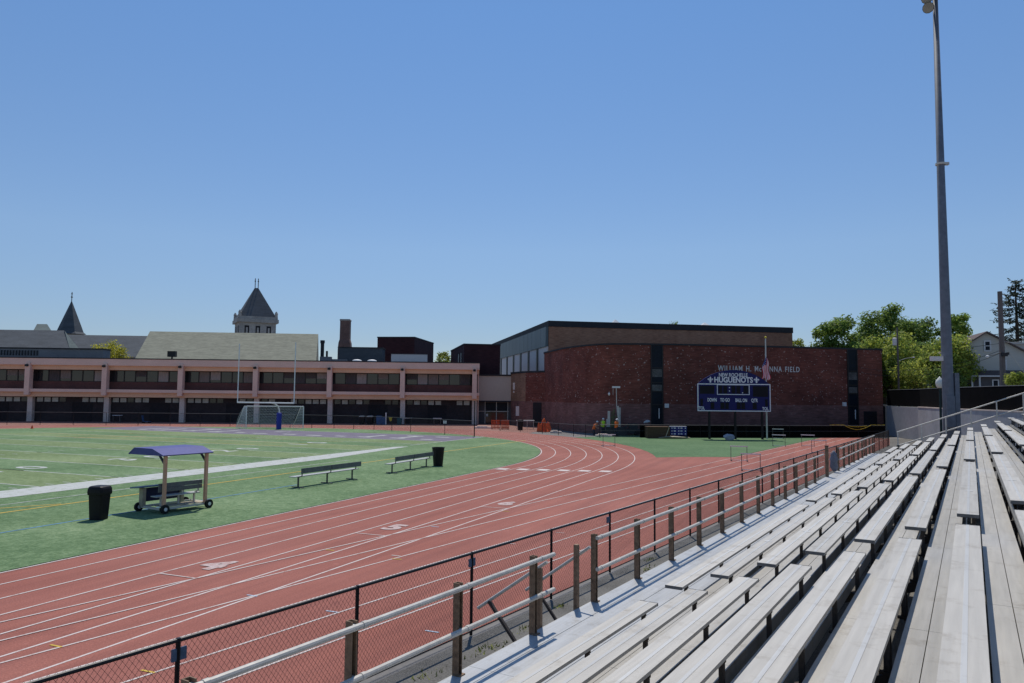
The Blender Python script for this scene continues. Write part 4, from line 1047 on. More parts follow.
# rock beside the scoreboard leg
def rock(q, s, m, lab, cat, name, seed, flat=.6, group=None):
    pp = at(*q); me = bpy.data.meshes.new(name); bm = bmesh.new(); bmesh.ops.create_icosphere(bm, subdivisions=3, radius=1); r3 = random.Random(seed)
    fr = [(Vector((r3.uniform(-1, 1), r3.uniform(-1, 1), r3.uniform(-1, 1))).normalized(), r3.uniform(.55, .9)) for _ in range(14)]
    for v in bm.verts:
        for d, h in fr:
            e = v.co.dot(d)-h
            if e > 0: v.co -= d*e*.9
        v.co.x *= s[0]; v.co.y *= s[1]; v.co.z = (v.co.z*.5+.42)*s[2]
    bm.to_mesh(me); bm.free(); me.materials.append(m)
    o = bpy.data.objects.new(name, me); C.objects.link(o); o.location = pp; o.rotation_euler = (0, 0, YAW); tag(o, lab, cat, group); return o
rock((729, 440.3), (.68, .6, .85), m_rock, 'pale grey boulder at the foot of the scoreboard middle leg', 'boulder', 'boulder', 4)
rock((674, 438.6), (1.9, .6, .35), m_ply, 'flat tan sand heap on the grass below the starred banner', 'sand heap', 'sand_heap', 9)

# ------------------------------------------------------------------ fence along the gymnasium
def line_fence(name, lab, pts, h, nsp, post_r=.035, m=m_black, screen=None, mid=None):
    o = thing(name, lab, 'fence', pts[0]); off = o.location
    for a, e in zip(pts[:-1], pts[1:]):
        L_ = (e-a).length; n = max(1, int(round(L_/nsp)))
        for q in range(n):
            c = a.lerp(e, q/n); b = MB(off); b.tube(c, c+Vector((0, 0, h+.03)), post_r, 6); b.build('post', m, o)
    c = pts[-1]; b = MB(off); b.tube(c, c+Vector((0, 0, h+.03)), post_r, 6); b.build('post', m, o)
    b = MB(off); b.path([q+Vector((0, 0, h)) for q in pts], .028, 6); b.build('top_rail', m_hurdle, o)
    if mid:
        b = MB(off); b.path([q+Vector((0, 0, mid)) for q in pts], .02, 5); b.build('mid_rail', m_hurdle, o)
    b = MB(off); pit = .2
    for a, e in zip(pts[:-1], pts[1:]):
        L_ = (e-a).length; d = (e-a)/L_; t_ = 0.0
        while t_ < L_:
            for sg in (1, -1):
                t2 = t_+sg*h*.8
                tt = min(max(t2, 0), L_); z2 = .05+(h-.05)*abs(tt-t_)/(h*.8)
                if abs(tt-t_) > .05:
                    P0 = a+d*t_+Vector((0, 0, .05)); P1 = a+d*tt+Vector((0, 0, z2)); b.tube(P0, P1, .0055, 3, cap=False)
            t_ += pit
    b.build('mesh', m_wire, o)
    if screen:
        b = MB(off)
        for a, e in screen:
            d = (e-a).normalized(); nn = Vector((d.y, -d.x, 0))*-.06; b.hexa([a+nn, e+nn, e+nn*1.3, a+nn*1.3], [q+Vector((0, 0, h-.06)) for q in (a+nn, e+nn, e+nn*1.3, a+nn*1.3)])
        b.build('windscreen', m_screen, o)
    return o
gf = [lat((x-512)/FOC*d, d) for x, d in ((600, 85.2), (640, 85.4), (700, 86.0), (768, 87.0), (830, 88.8), (884, 90.5))]
line_fence('gym_fence', 'black chain link fence with dark screen along the gymnasium wall foot', gf, 1.42, 3.2, mid=.75, screen=[(gf[1], gf[2]), (gf[2], gf[3]), (gf[3], gf[4]), (gf[4], gf[5])])
cf = [lat((x-512)/FOC*d, d) for x, d in ((501, 98), (521, 95.5), (543, 92), (559, 89), (574, 86.3), (586, 85.3), (600, 84.4))]
line_fence('construction_fence', 'thin dark chain link fence curving before the orange barriers and workers', cf, 1.35, 3.0)
ef = [at(q[0], q[1]) for q in ((474.3, 436.8), (444.7, 434.6), (410.6, 432.4), (374, 430), (334, 428.6), (290, 427.6), (230, 426.6), (170, 426), (106, 425.4), (40, 424.9), (-60, 424.3))]
line_fence('field_end_fence', 'low black chain link fence curving behind the end zone', ef, 1.75, 4.2)
o = thing('corner_pole', 'tall thin dark pole at the end zone corner', 'pole', ef[0]); part('pole', m_black, o, lambda b: b.tube((0, 0, 0), (0, 0, 3.9), .06, 8)); part('cap', m_black, o, lambda b: b.lathe((0, 0, 3.9), [(.08, 0), (.08, .06), (.03, .1)], 8))
# tape over the fence
a = lat((828-512)/FOC*88.7, 88.5, 1.5); e = lat((883-512)/FOC*90.4, 90.2, 1.5)
b = MB(a)
for q in range(24):
    t0, t1 = q/24, (q+1)/24
    sag = lambda t_: Vector((0, 0, -.55*math.sin(min(1, max(0, (t_-.25)/.5))*PI) if .25 < t_ < .75 else 0))
    b.bar(a.lerp(e, t0)+sag(t0), a.lerp(e, t1)+sag(t1), .02, .07 if q % 2 else .045)
    if .3 < t0 < .65: b.bar(a.lerp(e, t0)+sag(t0)*.4, a.lerp(e, t1)+sag(t1)*.4, .02, .06)
tag(b.build('caution_tape', m_tape), 'sagging yellow caution tape on the dark fence near the right corner', 'caution tape')
# low pipes behind the fence
for j, (xa, xb, y, d) in enumerate(((777, 806, 430.6, 90.5), (821, 846, 430.6, 92))):
    a, e = far(xa, y, d), far(xb, y, d); c = (a+e)/2
    o = thing('steel_bench', ['left pale metal bench plank behind the dark gymnasium fence', 'right pale metal bench plank behind the dark gymnasium fence'][j], 'bench', (c.x, c.y, 0), YAW, 'benches along the gymnasium')
    W = (e-a).length; part('seat', m_steel, o, lambda b: b.bx(-W/2, W/2, -.15, .15, c.z-.06, c.z))
    for sx in (-W*.4, 0, W*.4): part('leg', m_hurdle, o, lambda b: b.bx(sx-.04, sx+.04, -.1, .1, 0, c.z-.06))

# ------------------------------------------------------------------ building site in front of the gymnasium
def person(name, lab, pp, rz, vest, bend=0.0, arm=.3):
    o = thing(name, lab, 'person', pp, rz)
    s_ = 1.12
    J = {'pel': (0, 0, .98), 'spi': (0, -.05*bend, 1.22), 'che': (0, -.16*bend, 1.44), 'nec': (0, -.24*bend, 1.58), 'hd': (0, -.29*bend, 1.68), 'top': (0, -.31*bend, 1.80)}
    E_ = [('pel', 'spi'), ('spi', 'che'), ('che', 'nec'), ('nec', 'hd'), ('hd', 'top')]; rad = {'pel': .155, 'spi': .145, 'che': .165, 'nec': .058, 'hd': .10, 'top': .075}
    for sg, n in ((-1, 'l'), (1, 'r')):
        J.update({'sh'+n: (.19*sg, -.16*bend, 1.47), 'el'+n: (.27*sg, -.18*bend-.06, 1.19), 'wr'+n: (.22*sg, -.20*bend-.28*arm-.05, 1.02+.1*arm), 'ha'+n: (.20*sg, -.22*bend-.36*arm-.05, .96+.12*arm), 'hi'+n: (.10*sg, 0, .93), 'kn'+n: (.12*sg, -.05, .51), 'an'+n: (.12*sg, .02, .09), 'to'+n: (.13*sg, -.17, .04)})
        E_ += [('che', 'sh'+n), ('sh'+n, 'el'+n), ('el'+n, 'wr'+n), ('wr'+n, 'ha'+n), ('pel', 'hi'+n), ('hi'+n, 'kn'+n), ('kn'+n, 'an'+n), ('an'+n, 'to'+n)]
        rad.update({'sh'+n: .075, 'el'+n: .052, 'wr'+n: .036, 'ha'+n: .045, 'hi'+n: .105, 'kn'+n: .068, 'an'+n: .05, 'to'+n: .042})
    names = list(J); me = bpy.data.meshes.new('body'); me.from_pydata([Vector(J[q])*s_ for q in names], [(names.index(a), names.index(c)) for a, c in E_], [])
    bo = bpy.data.objects.new('body', me); C.objects.link(bo); bo.parent = o
    me.materials.append(m_skin)
    sk = bo.modifiers.new('s', 'SKIN'); sd = bo.modifiers.new('d', 'SUBSURF'); sd.levels = sd.render_levels = 1
    for q, v in zip(names, me.skin_vertices[0].data): v.radius = (rad[q]*s_, rad[q]*s_); v.use_root = (q == 'pel')
    # clothing shells follow the body
    def shell(nm, prof, m, cy): 
        b = MB(); b.lathe((0, 0, 0), [(r*s_, z*s_) for r, z in prof], 14); c_ = b.build(nm, m, o, True)
        for v in c_.data.vertices:
            v.co.y = v.co.y*.78+(-.16*bend*max(0, (v.co.z/s_-1.0)/.44))*s_
        return c_
    shell('vest', [(.215, .90), (.22, 1.05), (.215, 1.2), (.255, 1.38), (.25, 1.48), (.12, 1.57)], vest, 0)
    b = MB()
    for sg in (-1, 1):
        b.tube(Vector((.10*sg, 0, .97))*s_, Vector((.12*sg, -.05, .51))*s_, .13*s_, 10, .095*s_); b.tube(Vector((.12*sg, -.05, .52))*s_, Vector((.12*sg, .02, .08))*s_, .095*s_, 10, .08*s_)
    b.build('trousers', m_jeans, o, True)
    b = MB(); hy = -.30*bend*s_
    b.lathe((0, hy, 1.72*s_), [(.165, 0), (.17, .02), (.125, .03), (.12, .09), (.08, .14), (.02, .155)], 14); b.build('hard_hat', m_hat, o, True)
    return o
pw1 = lat((603-512)/FOC*88.2, 88.2); pw2 = lat((616.5-512)/FOC*86.6, 86.6)
person('person', 'worker in lime vest and white hard hat standing left of the drilling rig', pw1, YAW+.6, m_lime, .3)
person('person', 'worker in orange vest and white hard hat right beside the drilling rig', pw2, YAW+2.2, m_orange_vest, .35, .8)
person('person', 'worker in orange stooping low, white hard hat showing above the fence at left', lat((594-512)/FOC*88.8, 88.8, -.35), YAW+1.3, m_orange_vest, 1.3, .6)
# drilling rig
p = lat((614-512)/FOC*89.4, 89.4)
k = 89.4/FOC; o = thing('drilling_rig', 'tall drilling rig with two cream masts and a thin light bar', 'drilling rig', p, YAW)
X2 = lambda x: (x-614)*k; Z2 = lambda y: far(614, y, 89.4).z
part('tracked_base', m_machine, o, lambda b: (b.bx(-1.3, 1.5, -.9, -.5, 0, .6), b.bx(-1.3, 1.5, .5, .9, 0, .6), b.bx(-1.0, 1.2, -.5, .5, .3, 1.0)))
part('mast', m_cream, o, lambda b: (b.bx(X2(608), X2(610.2), -.15, .15, .6, Z2(411)), b.bx(X2(606.8), X2(608), -.12, .12, .6, Z2(419))))
part('mast', m_cream, o, lambda b: (b.bar((X2(619.8), 0, .5), (X2(617.8), 0, Z2(406)), .3, .25), b.bx(X2(618.5), X2(621), .1, .3, .8, Z2(407.5))))
part('drill_frame', mat('olive_steel', (.10, .12, .05), .6, .3, 3), o, lambda b: (b.tube((X2(613), 0, 1), (X2(614.5), 0, Z2(409)), .08, 6), b.bar((X2(610), 0, Z2(418)), (X2(618), 0, Z2(416)), .1, .12), b.bar((X2(611.5), .1, 1.2), (X2(612.5), .1, Z2(411)), .1, .1), b.bx(X2(611), X2(616), -.2, .2, 1.0, 1.7)))
part('light_mast', m_steel, o, lambda b: (b.tube((X2(617), .1, Z2(407)), (X2(616.6), .1, Z2(387)), .05, 6), b.tube((X2(613.4), .1, Z2(395)), (X2(613.4), .1, Z2(388)), .025, 5)))
part('light_bar', m_white, o, lambda b: (b.bx(X2(612.6), X2(620.5), 0, .2, Z2(388), Z2(386.2)), b.lathe((X2(609.5), .1, Z2(395.5)), [(.05, 0), (.13, .1), (.13, .25), (.05, .35)], 8)))
def junk(name, lab_, cat, x0, x1, y0, y1, d, fn):
    p = lat(((x0+x1)/2-512)/FOC*d, d); o = thing(name, lab_, cat, p, YAW); kk = d/FOC
    fn(o, (x1-x0)*kk, max(.3, far((x0+x1)/2, y0, d).z)); return o
def f(o, W, H_):
    part('hull', m_machine, o, lambda b: (b.bx(-W/2, W/2, -.5, .5, .25, H_*.55), b.bx(-W*.1, W*.35, -.4, .4, H_*.55, H_), b.bar((-W*.45, 0, H_*.5), (-W*.1, 0, H_*1.0), .15, .15)))
    for sx in (-W*.35, W*.3): part('wheel', m_rubber, o, lambda b: b.tube((sx, -.55, .33), (sx, .55, .33), .33, 12))
junk('compressor_trailer', 'dark low machine trailer right of the drilling rig', 'machine', 622, 640, 423.5, 436, 89.5, f)
pp = rock((644, 434.5), (1.35, .8, 1.6), m_sack, 'pale wrapped pile of sacks left of the brown crate', 'sack pile', 'sack_pile', 12); pp.location.z = .9
def f(o, W, H_):
    part('crate_wall', m_crate, o, lambda b: (b.bx(-W/2, W/2, -.9, -.82, 0, H_), b.bx(-W/2, W/2, .82, .9, 0, H_), b.bx(-W/2, -W/2+.08, -.82, .82, 0, H_)))
    part('crate_end', m_crate, o, lambda b: b.bx(W/2-.08, W/2, -.82, .82, 0, H_)); part('lid', m_crate, o, lambda b: b.bx(-W/2-.05, W/2+.05, -.95, .95, H_, H_+.06)); part('strut', m_ply, o, lambda b: b.bar((W*.30, -.93, .1), (W*.47, -.93, H_), .05, .08))
junk('storage_crate', 'long brown storage crate beneath the left slit window', 'crate', 646, 668, 427, 438, 84.6, f)
def f(o, W, H_):
    def ff(b):
        nx, nz = 15, 9
        for i in range(nx):
            for j in range(nz):
                mi = 1 if (i % 3 == 1 and j % 3 == 1) or ((i+1) % 3 == 1 and j % 3 == 1 and (i//3) % 2) else 0
                def P(a, c): return (-W/2+W*a/nx, -.4+.05*math.sin(a*1.3), .35+(H_-.35)*c/nz)
                b.face([P(i, j), P(i+1, j), P(i+1, j+1), P(i, j+1)], mi)
        b.bx(-W/2, W/2, -.30, .3, H_-.04, H_+.03, 2)
    part('cover', [m_flag_b, m_flag_w, m_sack], o, ff)
    for sx in (-W*.45, W*.45): part('leg', m_hurdle, o, lambda b: b.bx(sx-.04, sx+.04, -.28, .28, 0, H_-.05))
junk('covered_table', 'table draped in dark blue cloth with white stars right of the brown crate', 'table', 669.5, 686, 426.5, 438, 84.4, f)
def f(o, W, H_):
    n = 6
    for j in range(n+1): part('upright', m_orange, o, lambda b: b.bx(-W/2+W*j/n-.05, -W/2+W*j/n+.05, -.05, .05, 0, H_))
    for z in (.25, .7, 1.0): part('rail', m_orange, o, lambda b: b.bx(-W/2, W/2, -.03, .03, H_*z-.12, H_*z-.02))
    for sx in (-W*.4, W*.4): part('foot', m_black, o, lambda b: b.bx(sx-.1, sx+.1, -.4, .4, 0, .06))
junk('safety_barrier', 'wider orange plastic safety barrier left, before the entrance doors', 'barrier', 492.5, 501, 420, 431, 103, f)['group'] = 'orange safety barriers'
junk('safety_barrier', 'narrow orange plastic safety barrier right, next to the black bin', 'barrier', 502.5, 509.5, 420, 431, 102.5, f)['group'] = 'orange safety barriers'
p = lat((521-512)/FOC*101, 101); o = thing('trash_can', 'black trash can between the orange barriers and the orange heap', 'trash can', p); part('bin_body', m_plastic_black, o, lambda b: b.lathe((0, 0, 0), [(.33, 0), (.40, 1.25), (.43, 1.25), (.43, 1.32), (.2, 1.36)], 14))
def f(o, W, H_):
    part('table_top', m_trim, o, lambda b: b.bx(-W/2, W/2, -.4, .4, H_-.06, H_))
    for sx in (-W*.45, W*.1, W*.45): part('leg', m_steel, o, lambda b: b.bx(sx-.03, sx+.03, -.35, .35, 0, H_-.06))
junk('work_table', 'pale plank work table behind the black bin by the annex', 'table', 517, 535, 420.2, 431, 104, f)
p = lat((544.5-512)/FOC*97, 97)
hm = bpy.data.meshes.new('orange_heap'); hb = bmesh.new(); bmesh.ops.create_icosphere(hb, subdivisions=4, radius=1); r5 = random.Random(2)
pk_ = [(r5.uniform(-.75, .75), r5.uniform(-.5, .5), r5.uniform(.9, 1.55), r5.uniform(.22, .42)) for _ in range(9)]+[(0, 0, 1.75, .45)]
for v in hb.verts:
    x, y = v.co.x*.95, v.co.y*.75
    h = max(hh*math.exp(-((x-a)**2+(y-c)**2)/(w_*w_)) for a, c, hh, w_ in pk_)
    v.co = Vector((x, y, max(0, h*(1 if v.co.z > 0 else 0)+.05*math.sin(x*19+y*11)) if v.co.z > 0 else 0))
hb.to_mesh(hm); hb.free(); hm.materials.append(m_orange_net)
o = bpy.data.objects.new('orange_heap', hm); C.objects.link(o); o.location = p; o.rotation_euler = (0, 0, YAW); tag(o, 'pointed heap of orange netting beside the dark annex doorway', 'netting heap')
b = MB(p); pz = lat((546-512)/FOC*96, 96); b = MB(pz); b.lathe(pz, [(.32, 0), (.32, .05), (.2, .06), (.03, .8)], 10); tag(b.build('traffic_cone', m_orange), 'small orange traffic cone in front of the netting heap', 'traffic cone')
def f(o, W, H_): part('slab', m_concrete, o, lambda b: (b.bx(-W/2, W/2, -.5, .5, 0, .2), b.bx(-W/2+.3, W/2-.5, -.4, .4, .2, .32)))
junk('plank_pile', 'low pale pile of planks on the ground left of the orange barriers', 'plank pile', 476, 492, 426, 429, 105, f)
junk('plank_pile', 'small pale pile of boards right of the orange heap', 'plank pile', 551, 562, 428, 430, 94, f)
junk('plank_pile', 'scattered pale boards before the drilling rig', 'plank pile', 596, 612, 436, 438, 86.2, f)
# bins and furniture before the school
def wbin(x, m, lab_, w=.9, h=1.35, z=0):
    d = 114.5; p = lat((x-512)/FOC*d, d); o = thing('waste_bin', lab_, 'bin', p, YAW, 'bins before the school'); part('bin_body', m, o, lambda b: b.lathe((0, 0, 0), [(w*.5, .0), (w*.6, h*.86)], 4)); part('bin_lid', m_steel if m is m_plastic_black else m, o, lambda b: b.lathe((0, 0, 0), [(w*.66, h*.86), (w*.6, h*.97), (w*.3, h)], 4))
    for c_ in o.children: c_.rotation_euler = (0, 0, PI/4)
wbin(363.5, m_plastic_black, 'left black waste bin with grey lid before the school'); wbin(371.5, m_plastic_black, 'second black waste bin with grey lid, left of the blue bins', 1.0)
wbin(380.5, m_cyan, 'left blue recycling bin before the school'); wbin(385, m_cyan, 'second blue recycling bin, against the white post', .8, 1.1); wbin(400.8, mat('teal_bin', (.02, .10, .11), .5), 'small teal bin at the foot of a school column', .8, 1.0)
p = lat((392-512)/FOC*114, 114); o = thing('yellow_sign', 'small yellow shield-shaped board on the fence before the school', 'sign', p, YAW)
part('board', m_tape, o, lambda b: b.hexa([(-.12, -.02, .55), (.12, -.02, .55), (.12, .02, .55), (-.12, .02, .55)], [(-.32, -.02, 1.15), (.32, -.02, 1.15), (.32, .02, 1.15), (-.32, .02, 1.15)])); part('post', m_black, o, lambda b: b.bx(-.03, .03, .03, .08, 0, 1.1))
p = lat((387.3-512)/FOC*113.5, 113.5); o = thing('white_post', 'short white post beside the blue recycling bins', 'post', p); part('shaft', m_white, o, lambda b: b.tube((0, 0, 0), (0, 0, 1.75), .09, 8)); part('cap', m_white, o, lambda b: b.lathe((0, 0, 1.75), [(.11, 0), (.11, .06), (.05, .1)], 8))
for j, (x, lab_) in enumerate(((120, 'small white topped table before the school at far left'), (409, 'small pale bench right of the teal bin'), (438.5, 'small pale bench before the last school bay'))):
    p = lat((x-512)/FOC*113.6, 113.6); o = thing('small_table', lab_, 'table', p, YAW); part('top', m_trim, o, lambda b: b.bx(-.65, .65, -.3, .3, 1.02, 1.1))
    for sx in (-.5, .5): part('leg', m_hurdle, o, lambda b: b.bx(sx-.03, sx+.03, -.25, .25, 0, 1.02))
p = lat((447.5-512)/FOC*(84.5), 84.5); pz = ef[1]; b = MB(pz); b.box((pz.x, pz.y, 1.45), (.38, .04, .34), YAW); b.box((pz.x, pz.y, 1.45), (.30, .05, .1), YAW); tag(b.build('fence_notice', m_white), 'small white notice on the end zone fence', 'notice')
pz = at(32, 428.8); b = MB(pz); b.lathe(pz, [(.22, 0), (.22, .04), (.14, .05), (.04, .42)], 10); tag(b.build('field_marker', m_orange), 'tiny orange marker cone on the turf at far left', 'marker cone')
pz = lat((149-512)/FOC*112.5, 112.5); o = thing('hand_cart', 'small blue hand trolley parked before the school', 'trolley', pz, YAW); part('bed', m_cyan, o, lambda b: b.bx(-.5, .6, -.3, .3, .18, .26)); part('handle', m_cyan, o, lambda b: b.bar((-.45, 0, .26), (-.62, 0, 1.1), .5, .04))
for sx in (-.4, .5): part('wheel', m_rubber, o, lambda b: b.tube((sx, -.32, .12), (sx, .32, .12), .12, 8))

# ------------------------------------------------------------------ light mast
p = far(948.6, 410, 46); o = thing('floodlight_mast', 'very tall grey floodlight mast rising behind the far end of the stand', 'light mast', (p.x, p.y, 0), YAW)
zt = 31.0; zz = lambda y, d=46: far(943, y, d).z
r0 = 10.4/2*46/FOC
part('mast', m_pole, o, lambda b: b.lathe((0, 0, 0), [(r0*1.06, 0), (r0, 5), (r0*.90, 9.5), (.145, zt)], 20), True)
part('base_plate', m_pole, o, lambda b: b.box((-.04, -r0*1.0, 3.9), (.50, .10, 1.9)))
part('conduit_box', m_pole, o, lambda b: b.bx(r0*1.05, r0*1.05+.27, -.2, .1, 1.0, zz(373)))
part('bracket_arm', m_panel, o, lambda b: b.bx(-1.0, -r0*.8, -.12, .12, zz(361), zz(356.5)))
part('clamp', m_steel, o, lambda b: (b.lathe((0, 0, zz(165)), [(.30, 0), (.30, .12)], 14), b.bx(.2, .5, -.1, .1, zz(165), zz(164)+.1)))
part('cross_arm', m_pole, o, lambda b: (b.bx(-1.9, 1.9, -.5, -.3, 30.3, 30.5), b.bx(-.3, .3, -.45, .3, 30.25, 30.55)))
q = far(925, 9, 46); lx = (q-p).dot(RH); lz = q.z
part('lamp_hanger', m_pole, o, lambda b: (b.bx(lx-.05, lx+.05, -.45, -.35, lz+.3, 30.3), b.bx(-1.9, -1.8, -.45, -.35, 30.3, 30.6)))
for dz, sx in ((-.20, 0), (.42, -.06), (1.05, .0)):
    l_ = part('floodlight', mat('lamp_housing', (.10, .09, .08), .6, .3, 3), o, lambda b: b.tube((lx+.22+sx, -.2, lz+dz+.16), (lx-.22+sx, -.75, lz+dz-.12), .20, 12, .34))
    part('lens', mat('lamp_lens', (.34, .30, .25), .2, .2, 3), l_, lambda b: b.tube((lx-.222+sx, -.752, lz+dz-.121), (lx-.235+sx, -.768, lz+dz-.129), .31, 12))
for sx in (1.0, 1.7): part('floodlight', MATS['lamp_housing'], o, lambda b: b.tube((sx, -.3, 30.9), (sx-.1, -.9, 30.65), .2, 12, .34))
# street lamp with globe
d = 60; p = far(940.3, 400, d); o = thing('globe_lamp', 'dark green lamp post with white globe left of the floodlight mast', 'street lamp', (p.x, p.y, 0)); zg = far(940.3, 388, d).z; kk = d/FOC
part('post', m_green_post, o, lambda b: b.lathe((0, 0, 0), [(.2, 0), (.2, .4), (.10, .6), (.08, zg-.1), (.15, zg)], 10)); part('globe', m_globe, o, lambda b: b.lathe((0, 0, zg), [(.16, 0), (.27, .14), (.32, .36), (.28, .58), (.18, .72), (.08, .84), (.02, .92)], 14), True)

# ------------------------------------------------------------------ block wall and screened fence on the right
wp = [lat((886-512)/FOC*95, 95), lat(45.6, 84.0), lat(42.3, 73.8), lat(40.2, 64), lat(38.6, 55), lat(37.2, 45), lat(36, 36)]
o = thing('block_wall', 'pale grey concrete block wall below the black screened fence', 'wall', wp[0]); off = o.location
b = MB(off)
side = [q+RH*.5+Vector((0, 0, 0)) for q in wp]
b.prism([(q.x, q.y) for q in wp]+[(q.x, q.y) for q in side[::-1]], 0, 3.70); b.build('wall', m_block_wall, o)
b = MB(off); b.prism([(q.x, q.y) for q in [wp[0]-FH*.02, wp[0]+RH*1.3-FH*.02, wp[0]+RH*1.3+FH*.4, wp[0]+FH*.4]], 0, 3.78); b.build('end_pier', m_lit_end, o)
b = MB(off); cp1 = [q-RH*.04 for q in wp[1:]]; cp2 = [q+RH*.54 for q in wp[1:]]; b.prism([(q.x, q.y) for q in cp1]+[(q.x, q.y) for q in cp2[::-1]], 3.70, 3.80); b.build('coping', m_concrete, o)
o = thing('screened_fence', 'tall black windscreen fence on top of the block wall', 'fence', wp[0]); off = o.location
wpf = [q+RH*.3+Vector((0, 0, 3.80)) for q in [wp[0]-RH*.2]+wp[1:]]
b = MB(off)
for a, e in zip(wpf[:-1], wpf[1:]):
    d_ = (e-a).normalized(); nn = Vector((d_.y, -d_.x, 0))*.02; H5 = Vector((0, 0, 1.92)); b.hexa([a-nn, e-nn, e+nn, a+nn], [a-nn+H5, e-nn+H5, e+nn+H5, a+nn+H5])
b.build('windscreen', m_screen, o)
b = MB(off); b.path([q+Vector((0, 0, 1.95)) for q in wpf], .035, 6); b.build('top_rail', m_hurdle, o)
for a, e in zip(wpf[:-1], wpf[1:]):
    for t_ in (0, .25, .5, .75):
        c = a.lerp(e, t_)+RH*.06; b = MB(off); b.tube(c, c+Vector((0, 0, 2.0)), .04, 6); b.build('post', m_hurdle, o)
# banked street level behind the wall
b = MB(); top = [q+RH*.52 for q in wp]
b.face([Vector((q.x, q.y, 3.6)) for q in top]+[lat(230, 36, 3.6), lat(260, 320, 3.6), lat(60, 320, 3.6), lat(52, 97, 3.6)]); b.face([lat(52, 97, 3.6), lat(60, 320, 3.6), lat(60, 320, 0), lat(52, 97, 0)])
struct(b, 'street_level', m_asphalt)
# kerb patch of yellow at the wall foot
b = MB(); a = wp[0]-FH*1.5-RH*.5; e = wp[0]-FH*2.0+RH*5
b.strip([a, e], .8, .016); struct(b, 'yellow_kerb_line', m_yellow_l)

# ------------------------------------------------------------------ trees
def tree(name, lab_, x, ytop, ybot, halfw, d, mi, seed, ground=3.6, group='trees behind the wall', n=5200, leaf=.42, lobes=22, mi2=None):
    r = random.Random(seed); p = far(x, 380, d); kk = d/FOC
    zt, zb = far(x, ytop, d).z, far(x, ybot, d).z
    R_ = halfw*kk; cz = (zt+zb)/2; hz = (zt-zb)/2
    o = thing(name, lab_, 'tree' if 'tree' in name else 'shrub', (p.x, p.y, ground), 0, group)
    b = MB(); b.lathe((0, 0, 0), [(R_*.10+.08, -.4), (R_*.075+.06, (zb-ground)*.5), (R_*.06+.05, max(.5, zb-ground+hz*.3)), (.06, zb-ground+hz*1.2)], 9)
    clus = []
    for q in range(lobes):
        zr = -.88+1.76*(q+.5)/lobes+r.uniform(-.08, .08); a = q*2.39996+r.uniform(-.4, .4)
        rad = math.sqrt(max(.03, 1-(zr*.96)**2))*R_*r.uniform(.50, .78)
        c = Vector((math.cos(a)*rad, math.sin(a)*rad, cz-ground+zr*hz*.86)); s_ = r.uniform(.27, .42)*min(R_, hz*1.1)
        clus.append((c, s_))
        b.tube((0, 0, max(.5, cz-ground-hz*r.uniform(.3, .9))), c, .035*R_*.5+.03, 5, .015)
    clus.append((Vector((0, 0, cz-ground+hz*.1)), .5*min(R_, hz)))
    clus.append((Vector((R_*.1, 0, cz-ground+hz*.66)), .36*min(R_, hz)))
    for sg in (-1, 1): clus.append((RH*(sg*R_*.55)+Vector((0, 0, cz-ground+hz*.15)), .42*min(R_, hz)))
    b.build('trunk', m_bark, o)
    c_ = MB(); tot = sum(s_**2 for _, s_ in clus)
    for c, s_ in clus:
        for q in range(int(n*s_**2/tot)):
            v = Vector((r.gauss(0, 1), r.gauss(0, 1), r.gauss(0, 1))).normalized(); rad = s_*(r.random()**.45)*r.uniform(.75, 1.18)
            pt = c+Vector((v.x*rad*1.12, v.y*rad*1.12, v.z*rad*.85))
            nrm = (v*.9+Vector((r.uniform(-1, 1), r.uniform(-1, 1), r.uniform(-.3, 1.2)))).normalized()
            a1_ = nrm.orthogonal().normalized(); a1_.rotate(Matrix.Rotation(r.uniform(0, 6.3), 3, nrm)); a2_ = nrm.cross(a1_)
            L1, L2 = leaf*r.uniform(.6, 1.25), leaf*r.uniform(.35, .75)
            c_.face([pt-a1_*L1*.5, pt+a2_*L2*.45-a1_*L1*.05, pt+a1_*L1*.5, pt-a2_*L2*.45+a1_*L1*.05], 0 if mi2 is None or r.random() > .3 else 1)
    me = c_.build('crown', [m_leaf[mi]]+([m_leaf[mi2]] if mi2 is not None else []), o, 'keep')
    return o
tree('leafy_tree', 'rounded mid green tree just right of the gymnasium roof', 836, 310, 404, 27, 130, 0, 1, n=11000, leaf=.62, mi2=1)
tree('leafy_tree', 'tallest dark green tree behind the wall', 884, 300, 402, 32, 135, 1, 2, n=13000, leaf=.62, mi2=0)
tree('leafy_tree', 'dark green tree beside the thin utility pole with a transformer', 916, 312, 402, 28, 128, 1, 3, n=10000, leaf=.58, mi2=0)
tree('leafy_tree', 'dark tree filling the space behind the globe lamp', 932, 336, 402, 24, 120, 1, 21, n=7000, leaf=.5, mi2=0)
tree('light_tree', 'yellow green tree in front of the tallest dark tree', 892, 328, 402, 31, 112, 2, 4, n=9000, leaf=.48, mi2=0)
tree('leafy_tree', 'green tree crown showing right above the floodlight mast arm', 958, 307, 395, 20, 125, 0, 5, n=7500, leaf=.58)
tree('light_tree', 'yellow green small tree right of the floodlight mast', 950, 333, 398, 28, 92, 2, 6, n=9000, leaf=.40, mi2=0)
tree('shrub', 'bushy pale shrub behind the black fence left of the globe lamp', 915, 358, 398, 22, 104, 2, 7, n=4500, leaf=.3, mi2=1)
tree('shrub', 'dark dense shrub behind the black fence at the mast', 947, 366, 398, 20, 90, 1, 8, n=3500, leaf=.3)
tree('shrub', 'green shrub behind the fence just right of the gymnasium corner', 890, 355, 402, 17, 108, 1, 16, n=3500, leaf=.34, mi2=0)
tree('shrub', 'dark shrub low between the gymnasium corner and the utility pole', 868, 338, 400, 24, 118, 1, 17, n=6000, leaf=.5, mi2=0)
